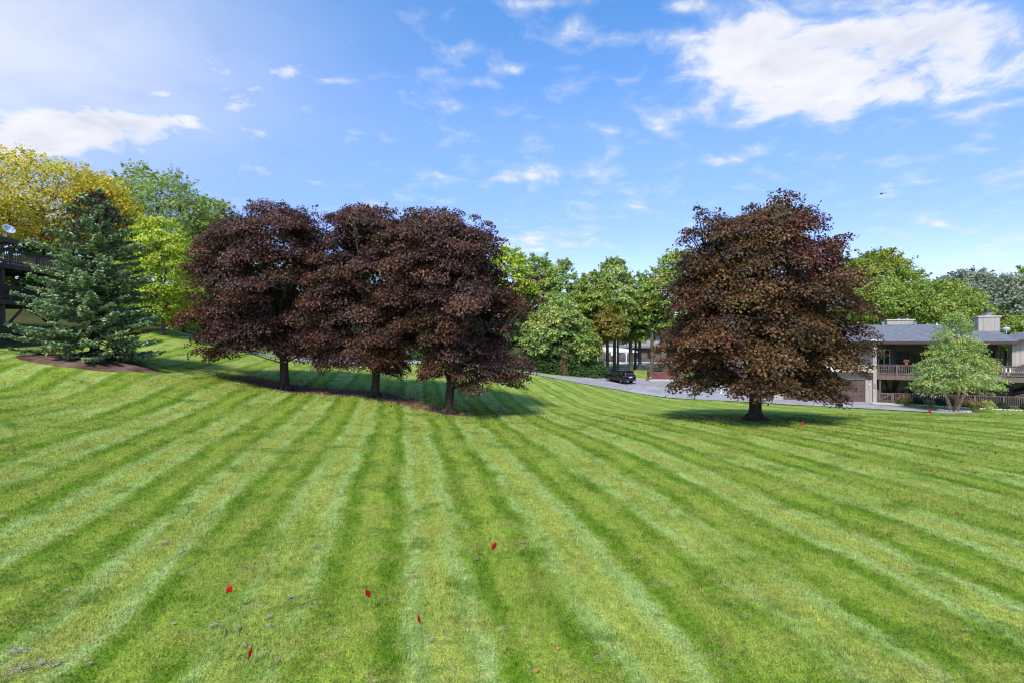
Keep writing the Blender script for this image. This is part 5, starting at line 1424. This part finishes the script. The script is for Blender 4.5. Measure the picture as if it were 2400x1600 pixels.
def car():
    cx, Y = (1453 - 1200) / 1200 * 71.2, 71.2
    ang = R(113)                     # heading: away and to the left
    r = empty('car', (cx, Y, hz(cx, Y) + .04), ang)
    tag(r, 'black sport utility car parked on the driveway at the wood edge', 'car')
    # local: +x forward, y to the left
    Lf, Wd = 4.88, 1.90
    st = [(-2.44, .48, .95, .86), (-2.40, .40, 1.08, .92), (-2.2, .36, 1.14, .95), (-1.2, .34, 1.12, .96), (0, .34, 1.10, .96), (1.0, .34, 1.08, .96), (1.35, .35, 1.06, .955), (1.9, .37, .99, .94), (2.25, .40, .90, .88), (2.42, .46, .76, .76)]
    mb = MB(); n = len(st); ring = 8
    vs = []; fs = []
    for x, z0, z1, hw in st:
        vs += [(x, -hw * .90, z0), (x, -hw, z0 + .14), (x, -hw, z1 - .22), (x, -hw * .93, z1), (x, hw * .93, z1), (x, hw, z1 - .22), (x, hw, z0 + .14), (x, hw * .90, z0)]
    for i in range(n - 1):
        for k in range(ring):
            k2 = (k + 1) % ring
            fs.append((i * ring + k, i * ring + k2, (i + 1) * ring + k2, (i + 1) * ring + k))
    fs.append(tuple(range(ring))[::-1]); fs.append(tuple((n - 1) * ring + k for k in range(ring)))
    mb.add(vs, fs); body = mb.build('body', PAINT, r, smooth=False, bevel=.03)
    for p in body.data.polygons: p.use_smooth = True
    # cabin
    cab = [(-2.30, 1.06, .80, .80), (-2.02, 1.62, .70, .70), (-1.7, 1.70, .69, .69), (-.4, 1.73, .69, .69), (.3, 1.68, .69, .69), (1.15, 1.08, .80, .80)]
    def ring_pts(x, z, hw, low): return [(x, -hw, z), (x, hw, z)]
    top = [(-2.12, 1.60), (-1.7, 1.70), (-.4, 1.73), (.35, 1.67)]
    vs = []; fs = []
    low = [(-2.36, 1.05), (-1.8, 1.08), (-.4, 1.08), (1.28, 1.04)]
    for (x, z) in low: vs += [(x, -.86, z), (x, .86, z)]
    for (x, z) in top: vs += [(x, -.66, z), (x, .66, z)]
    for i in range(3):
        a, b = 2 * i, 2 * i + 2
        fs += [(a, b, b + 8, a + 8), (b + 1, a + 1, a + 9, b + 9), (a + 8, b + 8, b + 9, a + 9)]
    fs += [(1, 0, 8, 9), (6, 7, 15, 14)]
    c = MB().add(vs, fs).build('cabin', PAINT, r, bevel=.025)
    # side glass, rear glass, windscreen set a little proud
    def quad(name, pts, mat, parent, t=.008):
        p = [Vector(q) for q in pts]; nrm = (p[1] - p[0]).cross(p[2] - p[0]).normalized() * t
        vs = [q + nrm for q in p] + [q - nrm for q in p]; m = len(p)
        MB().add(vs, [tuple(range(m)), tuple(range(m, 2 * m))[::-1]] + [(i, m + i, m + (i + 1) % m, (i + 1) % m) for i in range(m)]).build(name, mat, parent)
    def side(x, z, s):   # point on the cabin side at height z
        f = (z - 1.07) / .62
        return (x, s * (.872 - .205 * f), z)
    for s in (-1, 1):
        for x0, x1, xa, xb in ((.22, 1.02, .22, .52), (-.75, .14, -.75, .14), (-1.72, -.83, -1.52, -.83)):
            quad('side_window', [side(x0, 1.13, s), side(x1, 1.13, s), side(xb, 1.58, s), side(xa, 1.58, s)], GLASS, c)
        MB().bar(side(-1.9, 1.10, s), side(1.1, 1.10, s), .02, .025).build('chrome_strip', CHROME, c)
        MB().bar((-1.75, s * .60, 1.765), (.1, s * .60, 1.765), .04, .035).build('roof_rail', METAL, c)
        m = MB().box(.78, .92, s * .90 - .09, s * .90 + .09 * (1 + 0), 1.08, 1.24).build('mirror', PAINT, r, bevel=.03)
        for hx in (.05, -.85): MB().box(hx - .1, hx + .1, s * .965 - .015, s * .965 + .015, .90, .935).build('door_handle', CHROME, r)
        MB().box(-1.3, 1.35, s * .93 - .03, s * .93 + .03, .31, .40).build('sill', PLASTIC, r)
        t = MB().add([(-2.46, s * .45, .98), (-2.42, s * .92, 1.0), (-2.06, s * .972, 1.02), (-2.06, s * .972, .92), (-2.42, s * .93, .86), (-2.46, s * .5, .88),
                      (-2.40, s * .45, .98), (-2.36, s * .88, 1.0), (-2.06, s * .93, 1.02), (-2.06, s * .93, .92), (-2.36, s * .88, .86), (-2.40, s * .5, .88)],
                     [(0, 1, 2, 3, 4, 5), (11, 10, 9, 8, 7, 6), (0, 6, 7, 1), (1, 7, 8, 2), (2, 8, 9, 3), (3, 9, 10, 4), (4, 10, 11, 5), (5, 11, 6, 0)]).build('tail_light', REDLAMP, r)
        MB().box(2.2, 2.38, s * .62 - .16, s * .62 + .16, .70, .82).build('headlight', CHROME, r)
        MB().box(-2.47, -2.40, s * .72 - .1, s * .72 + .1, .56, .62).build('reflector', REDLAMP, r)
        for x in (-1.45, 1.42):
            w = empty('wheel', (x, s * .80, .37)); w.parent = r
            mb = MB(); prof = [(.24, -.12), (.34, -.125), (.37, -.09), (.37, .09), (.34, .125), (.24, .12)]
            mb.lathe(prof, (0, 0, 0), 20); mb.build('tyre', TYRE, w, rot=(R(90), 0, 0), smooth=False)
            rim = MB().lathe([(.06, .10), (.23, .09), (.25, .125), (.26, .10)], (0, 0, 0), 20)
            for k in range(5):
                a = 2 * math.pi * k / 5
                rim.bar((.05 * math.cos(a), .05 * math.sin(a), .115), (.235 * math.cos(a), .235 * math.sin(a), .125), .06, .03)
            rim.build('rim', ALLOY, w, rot=(R(-90) if s > 0 else R(90), 0, 0))
            MB().tube([(x + .44 * math.cos(k * math.pi / 8), s * .952, .37 + .44 * math.sin(k * math.pi / 8)) for k in range(9)], [.035] * 9, 5).build('wheel_arch', PLASTIC, r)
    quad('rear_window', [(-2.36, .70, 1.14), (-2.36, -.70, 1.14), (-2.19, -.60, 1.52), (-2.19, .60, 1.52)], GLASS, c)
    quad('windscreen', [(1.15, -.74, 1.12), (1.15, .74, 1.12), (.48, .60, 1.60), (.48, -.60, 1.60)], GLASS, c)
    MB().box(-2.32, -2.02, -.62, .62, 1.60, 1.65).build('spoiler', PAINT, c)
    MB().box(-2.475, -2.43, -.26, .26, .78, .92).build('number_plate', PLATE, r)
    MB().box(-2.478, -2.43, -.09, .09, .97, 1.04).build('emblem', CHROME, r)
    MB().box(-2.50, -2.32, -.86, .86, .36, .60).build('bumper', PLASTIC, r, bevel=.03)
    MB().box(-2.48, -2.42, -.45, .45, .945, .965).build('chrome_strip', CHROME, r)
    for s in (-1, 1): MB().tube([(-2.52, s * .55, .34), (-2.3, s * .55, .34)], [.045, .045], 10).build('exhaust', CHROME, r)
car()

# ------------------------------------------------------------------ enclosure, lamp post, pool and clubhouse beyond the trees
def enclosure():
    p = at(1523, 890, 73); x0, y0 = p.x, 73.0
    e = empty('enclosure', (x0, y0, hz(x0 + 2, y0)), R(-6)); tag(e, 'brown boarded bin enclosure with open posts at the driveway edge', 'enclosure')
    MB().box(-.2, 4.6, -.9, -.1, -.1, .16).build('step', CONCRETE, e)
    REDB = material('red_brown_wood', (.20, .085, .07), .8, .4, 4.0, col2=(.12, .05, .045))
    for k in range(6): MB().box(.02, 4.5, -.02, .04, .1 + k * .185, .275 + k * .185).build('plank', REDB, e)
    for a, b in ((.25, 2.2), (2.3, 4.3)):
        MB().bar((a, -.05, .16), (b, -.05, 1.15), .03, .1).build('brace', REDB, e); MB().bar((a, -.085, 1.15), (b, -.085, .16), .03, .1).build('brace', REDB, e)
    for x in (.05, 2.25, 4.45):
        for y in (0.0, 2.2): MB().box(x - .07, x + .07, y + .045, y + .18, -.1, 2.15).build('post', BROWN, e)
    for y in (.11, 2.31): MB().box(-.1, 4.6, y - .06, y + .06, 2.15, 2.30).build('beam', BROWN, e)
    for x in (.3, 2.05, 2.45, 4.2):
        MB().bar((x, .11, 2.12), (x + (.0), .11, 1.75), .08, .08).build('bracket', BROWN, e)
    for y in (2.2,): MB().box(.05, 4.45, y + .19, y + .25, .1, 1.2).build('rear_boards', REDB, e)
    MB().box(-.02, .02, .19, 2.2, .1, 1.2).build('side_boards', REDB, e)
    b = empty('bin', (x0 + 1.4, y0 + 1.2, hz(x0 + 2, y0)), 0); tag(b, 'dark waste bin with domed lid inside the enclosure', 'bin')
    MB().prism([(-.5, .1), (.5, .1), (.6, 1.15), (-.6, 1.15)], 'y', -.45, .45).build('tub', PLASTIC, b)
    MB().prism([(-.65, 1.15), (.65, 1.15), (.5, 1.32), (-.5, 1.32)], 'y', -.5, .5).build('lid', PLASTIC, b)
    q = at(1517, 891, 72.2); pot('small orange pot with flowers beside the bin enclosure', Vector((q.x, q.y, hz(q.x, q.y) + .04)), CORAL, 1.0, 9)
    q = at(1524.5, 889, 72.3); pot('small pale pot on the step of the bin enclosure', Vector((q.x, q.y, hz(q.x, q.y) + .16)), [((.5, .5, .35), 1)], .9, 10)
enclosure()

def lamp(label, p, h, mat, name='lamp_post'):
    r = empty(name, p); tag(r, label, 'lamp post')
    MB().lathe([(.09, -.1), (.09, .25), (.05, .3), (.04, h)], (0, 0, 0), 10).build('pole', mat, r)
    MB().lathe([(.06, h), (.15, h + .1), (.17, h + .4), (.05, h + .55)], (0, 0, 0), 10).build('lantern', BLACKMETAL if mat is WHITE else WHITE, r)
q = at(1434, 880, 74); lamp('slim black lamp post behind the black car', ground(q.x, 74), 3.4, BLACKMETAL)
q = at(1690, 925, 60); lamp('white post with dark round lantern seen under the bronze maple', ground(q.x, 60), 1.25, WHITE)

def pool_area():
    Y0 = 101.0; x0, x1 = 20.5, 44.0
    zp = max(hz(x, y) for x in np.linspace(x0, x1, 6) for y in np.linspace(Y0, Y0 + 15, 5)) + .12
    WATER = material('pool_water', (.10, .32, .70), .12, .2, 1.5, .3, 4, spec=.5, col2=(.2, .45, .8))
    r = empty('swimming_pool', ((x0 + x1) / 2, Y0, zp)); tag(r, 'blue swimming pool with white surround behind the tree trunks', 'pool')
    w = (x1 - x0) / 2
    MB().box(-w, w, 0, 1.6, -1.2, .0).build('surround', TRIM, r)
    MB().box(-w, w, 12, 14, -1.2, .0).build('surround', TRIM, r)
    MB().box(-w, -w + 3.0, 1.6, 12, -1.2, .001).build('surround', TRIM, r); MB().box(w - 2, w, 1.6, 12, -1.2, .001).build('surround', TRIM, r)
    MB().box(-w + 3.0, w - 2, 1.6, 12, -1.0, -.08).build('water', WATER, r)
    # black fence round it
    f = empty('pool_fence', ((x0 + x1) / 2, Y0 - .8, zp)); tag(f, 'thin black metal fence before the blue pool', 'fence')
    MB().box(-w, w, -.02, .02, 1.15, 1.19).build('rail', BLACKMETAL, f); MB().box(-w, w, -.02, .02, .1, .14).build('rail', BLACKMETAL, f)
    me = MB().box(-.03, .03, -.03, .03, -.5, 1.25).mesh('post'); me.materials.append(BLACKMETAL)
    bar = MB().box(-.008, .008, -.008, .008, .1, 1.15).mesh('picket'); bar.materials.append(BLACKMETAL)
    for k in range(11): link('post', me, None, f, (-w + .1 + k * (2 * w - .2) / 10, 0, 0))
    for k in range(90): link('picket', bar, None, f, (-w + .3 + k * (2 * w - .6) / 89, 0, 0))
    # pavilion
    px, Y = at(1430, 850, 114).x, 114.0
    zf = hz(px, Y)
    p = empty('pavilion', (px, Y, zf)); tag(p, 'white open pavilion with arched roof edge beside the pool', 'pavilion')
    W2 = 5.6
    poly = [(-W2, 2.55), (W2, 2.35), (W2, 2.7), (W2 * .5, 3.25), (0, 3.5), (-W2 * .5, 3.4), (-W2, 3.1)]
    MB().prism(poly, 'y', -2, 2).build('canopy', WHITE, p)
    for x in (-5.2, -3.1, -1.0, 1.1, 3.2, 5.2):
        for y in (-1.8, 1.8): MB().box(x - .1, x + .1, y - .1, y + .1, -.3, 2.6).build('post', WHITE, p)
    for k in range(5):
        xc = -4.15 + 2.1 * k
        mb = MB(); n = 8
        for j in range(n):
            a0, a1 = math.pi * j / n, math.pi * (j + 1) / n
            mb.bar((xc - .95 * math.cos(a0), -1.8, 1.95 + .5 * math.sin(a0)), (xc - .95 * math.cos(a1), -1.8, 1.95 + .5 * math.sin(a1)), .12, .14)
        mb.build('arch', WHITE, p)
    # clubhouse
    Yc = 128.0; xa, xb = at(1405, 0, Yc).x, at(1640, 0, Yc).x
    zc = hz((xa + xb) / 2, Yc)
    c = empty('clubhouse', (xa, Yc, zc)); tag(c, 'brown and beige two-storey clubhouse beyond the pool', 'building')
    L = xb - xa
    MB().box(0, L, 0, 8, -1, 3.3).build('lower_wall', SIDING_BROWN, c)
    MB().box(.3, L - .3, .4, 8, 3.3, 6.6).build('upper_wall', SIDING, c)
    MB().prism([(-1, 3.15), (1.2, 3.9), (1.2, 4.0), (-1, 3.3)], 'x', -.5, L + .5).build('lower_roof', SHINGLES, c)
    MB().prism([(-.8, 6.5), (4.2, 8.6), (9, 6.5), (9, 6.75), (4.2, 8.9), (-.8, 6.75)], 'x', -.8, L + .8).build('roof', SHINGLES, c)
    for u in (1.5, 5.0, 10.4, 15.0, 19.5): window_part(c, 'window', u, u + 1.6, .36, 4.5, 5.9, frame=WHITE, panes=2)
    for u in (3.2, 8.5, 12.0, 16.8): window_part(c, 'window', u, u + 1.8, -.04, .6, 2.6, frame=DARKWOOD, panes=2)
pool_area()

def far_garage():
    p = at(1650, 905, 66); x0 = p.x; y0 = 66.0
    r = empty('garage', (x0, y0, hz(x0 + 2, y0)), R(-8)); tag(r, 'small brown garage glimpsed under the bronze maple', 'garage')
    MB().box(0, 6.5, 0, 6, -.5, 2.6).build('wall', SIDING_BROWN, r)
    d = MB().box(.8, 5.6, -.05, -.004, 0, 2.15).build('garage_door', BROWN, r)
    for k in range(4): MB().box(.86, 5.54, -.08, -.052, .05 + k * .53, .52 + k * .53).build('door_panel', BROWN, d)
    MB().prism([(-.4, 2.55), (3, 3.9), (6.4, 2.55), (6.4, 2.7), (3, 4.1), (-.4, 2.7)], 'x', -.4, 6.9).build('roof', SHINGLES, r)
    MB().box(-.3, 6.8, -1.4, -.5, -.1, .05).build('apron', CONCRETE, r)
far_garage()

# ------------------------------------------------------------------ small things on the lawn
FLAG_RED = material('flag_red', (.42, .004, .008), .5, .1, 8.0)
WIRE = material('flag_wire', (.30, .30, .30), .5, .1, 8.0, metal=.6)
def marker_flag(px, py, label, seed, w=.13, h=.108, tilt=0.0, yaw=0.0, stem=.40):
    # find the ground under the flag by walking along the sight line
    Y = 5.0
    while Y < 60:
        q = at(px, py, Y)
        if q.z <= hz(q.x, q.y) + stem - .02: break
        Y += .02
    x, y = q.x, q.y; g = hz(x, y)
    r = empty('marker_flag', (x, y, g), yaw); tag(r, label, 'flag', 'red marker flags on the lawn')
    rnd = random.Random(seed)
    lean = Vector((rnd.uniform(-.04, .04), rnd.uniform(-.04, .04), 0))
    top = lean + Vector((0, 0, stem + .05))
    MB().tube([(0, 0, -.03), tuple(lean * .5 + Vector((0, 0, stem * .5))), tuple(top)], [.0016] * 3, 5).build('wire', WIRE, r)
    # a limp plastic rectangle with a wave in it
    nu, nv = 7, 5; vs = []; fs = []
    for j in range(nv):
        for i in range(nu):
            a, b = i / (nu - 1), j / (nv - 1)
            p = Vector((a * w * math.cos(tilt), .022 * math.sin(a * 5 + seed) * a, -b * h + a * w * math.sin(tilt) - .02 * a * a))
            vs.append(tuple(top + p))
    for j in range(nv - 1):
        for i in range(nu - 1): fs.append((j * nu + i, j * nu + i + 1, (j + 1) * nu + i + 1, (j + 1) * nu + i))
    o = MB().add(vs, fs).build('cloth', FLAG_RED, r, smooth=True)
    s = o.modifiers.new('thick', 'SOLIDIFY'); s.thickness = .0012
for i, (px, py, lab, kw) in enumerate([
        (525, 1387, 'square red marker flag farthest left on the near lawn', dict(tilt=.5)),
        (862, 1388, 'narrow red marker flag right of the leftmost square one', dict(tilt=-.6, yaw=1.0)),
        (978, 1452, 'folded red marker flag pointing up beside a dark tuft', dict(tilt=-1.0, yaw=.9)),
        (585, 1540, 'red marker flag nearest the bottom edge of the picture', dict(tilt=.9, yaw=1.1)),
        (1153, 1283, 'red marker flag standing by itself in the middle of the lawn', dict(tilt=.5, yaw=.5)),
        (1877, 993, 'red marker flag in the lawn right of the bronze maple', dict(tilt=.4, w=.16, h=.13)),
        (2176, 962, 'red marker flag between driveway and birch', dict(tilt=.2, w=.2, h=.2, yaw=.3))]):
    marker_flag(px, py, lab, i, **kw)

def ground_debris():
    """fallen leaves, dead clippings and litter under the trees, lying on the grass"""
    rng = np.random.default_rng(9)
    P, S, C = [], [], []
    def scatter(n, fx, fy, size, pal):
        X, Y = fx(n), fy(n)
        Z = GZ(X, Y) + .035
        P.append(np.stack([X, Y, Z], 1)); S.append(size * (.6 + .8 * rng.random(n))); C.append(pick(pal, n, rng))
    brown = [((.10, .05, .035), 2), ((.16, .085, .055), 2), ((.24, .14, .09), 1)]
    # right-hand slope
    scatter(230, lambda n: 10 + 17 * rng.random(n) ** .7, lambda n: 9 + 17 * rng.random(n), .105, brown)
    scatter(26, lambda n: -6 + 14 * rng.random(n), lambda n: 7 + 6 * rng.random(n), .065, [((.42, .17, .07), 1), ((.35, .22, .12), 1)])
    scatter(60, lambda n: 4 + 16 * rng.random(n), lambda n: 8 + 20 * rng.random(n), .06, brown)
    # under the maples
    dark = [((.035, .018, .015), 3), ((.07, .035, .025), 2), ((.12, .07, .045), 1), ((.3, .26, .2), .25)]
    for k, n in (('a', 900), ('b', 900), ('c', 700), ('d', 700)):
        cx, cy = MAPLES[k]
        scatter(n, lambda n: cx + rng.normal(0, 3.0, n), lambda n: cy + 1.0 + rng.normal(0, 2.0, n), .11, dark)
    scatter(160, lambda n: -3 + 26 * (rng.random(n) - .5), lambda n: 22 + 10 * rng.random(n), .05, brown)
    P = np.vstack(P); S = np.concatenate(S); C = np.vstack(C); n = len(P)
    V, T, Cc = leaf_quads(P, np.array([0, 0, 1.0]) + .35 * rng.normal(size=(n, 3)), rng.normal(size=(n, 3)), S, np.clip(C * (1 + rng.normal(0, .2, (n, 1))), .01, 1), .8, .15)
    tag(link('fallen_leaves', fast_mesh('fallen_leaves', V, T, Cc), LEAF_MAPLE), 'brown fallen leaves scattered over the lawn', 'leaves', kind='stuff')
    # grey tufts of dried clippings in the foreground
    spots = [(385, 1275, 26, .28), (430, 1293, 8, .1), (263, 1305, 9, .14), (155, 1387, 8, .14), (345, 1272, 10, .16), (50, 1570, 40, .35), (100, 1560, 12, .15), (30, 1530, 14, .2), (55, 1525, 12, .2),
             (130, 1563, 8, .1), (500, 1470, 14, .16), (560, 1478, 10, .09), (680, 1402, 16, .1), (745, 1283, 16, .2), (635, 1472, 10, .12), (630, 1450, 6, .1), (408, 1467, 6, .1), (865, 1297, 5, .05), (880, 1257, 6, .08),
             (1118, 1312, 10, .1), (1225, 1273, 12, .22), (1335, 1265, 9, .2), (560, 1158, 5, .1), (2270, 1480, 6, .1), (2230, 1330, 5, .08), (1700, 1375, 4, .07), (1370, 980, 7, .3), (1010, 1505, 9, .14), (210, 1560, 8, .1), (570, 1520, 6, .08)]
    P, T_, C = [], [], []
    for px, py, k, sp in spots:
        Y = 5.0
        while Y < 60 and at(px, py, Y).z > hz(at(px, py, Y).x, Y): Y += .03
        q = at(px, py, Y); m = k * 6
        X = q.x + rng.normal(0, sp * .5, m) * rng.random(m); Yy = q.y + rng.normal(0, sp * .5, m) * rng.random(m)
        P.append(np.stack([X, Yy, GZ(X, Yy) + .03 + .03 * rng.random(m)], 1)); a = rng.normal(.2, .5, m)
        T_.append(np.stack([np.cos(a), np.sin(a), .15 * rng.normal(size=m)], 1)); C.append(pick([((.38, .38, .25), 2), ((.44, .43, .31), 1), ((.30, .31, .16), 2)], m, rng))
    P, T_, C = np.vstack(P), np.vstack(T_), np.vstack(C); n = len(P)
    V, T, Cc = leaf_quads(P, np.array([0, 0, 1.0]) + .3 * rng.normal(size=(n, 3)), T_, .03 + .035 * rng.random(n), C, .2, .05)
    tag(link('dried_clippings', fast_mesh('dried_clippings', V, T, Cc), LEAF_NEEDLE), 'grey tufts of dried clippings on the near lawn', 'clippings', kind='stuff')
ground_debris()

def aircraft():
    D = 700.0; p = at(2066, 454, D)
    BLUE = material('blue_paint', (.01, .09, .42), .4, .1, 3.0)
    r = empty('helicopter', p, R(160)); tag(r, 'tiny blue helicopter high in the sky', 'helicopter')
    MB().tube([(-1.9, 0, 0), (-1.5, 0, -.1), (-.4, 0, -.25), (.9, 0, -.2), (1.8, 0, -.35), (2.2, 0, -.45)], [.25, .65, .95, .95, .6, .12], 12).build('fuselage', BLUE, r, smooth=True)
    MB().tube([(-1.6, 0, .1), (-4.2, 0, .45), (-6.0, 0, .6)], [.32, .2, .12], 8).build('tail_boom', BLUE, r)
    MB().prism([(-6.2, .5), (-5.6, .5), (-6.2, 1.5), (-6.6, 1.5)], 'y', -.05, .05).build('fin', BLUE, r)
    MB().tube([(0, 0, .6), (0, 0, 1.25)], [.15, .12], 8).build('mast', BLACKMETAL, r)
    for k in range(2): MB().box(.2, 4.8, -.14, .14, 1.22, 1.26).build('rotor_blade', METAL, r, rot=(0, 0, R(25 + 180 * k)))
    for s in (-1, 1):
        k = MB().tube([(-1.4, s * .8, -1.5), (1.4, s * .8, -1.5), (1.8, s * .8, -1.35)], [.06] * 3, 6).build('skid', BLACKMETAL, r)
        for x in (-.7, .8): MB().tube([(x, s * .4, -.8), (x, s * .8, -1.5)], [.05, .05], 6).build('strut', BLACKMETAL, k)
aircraft()
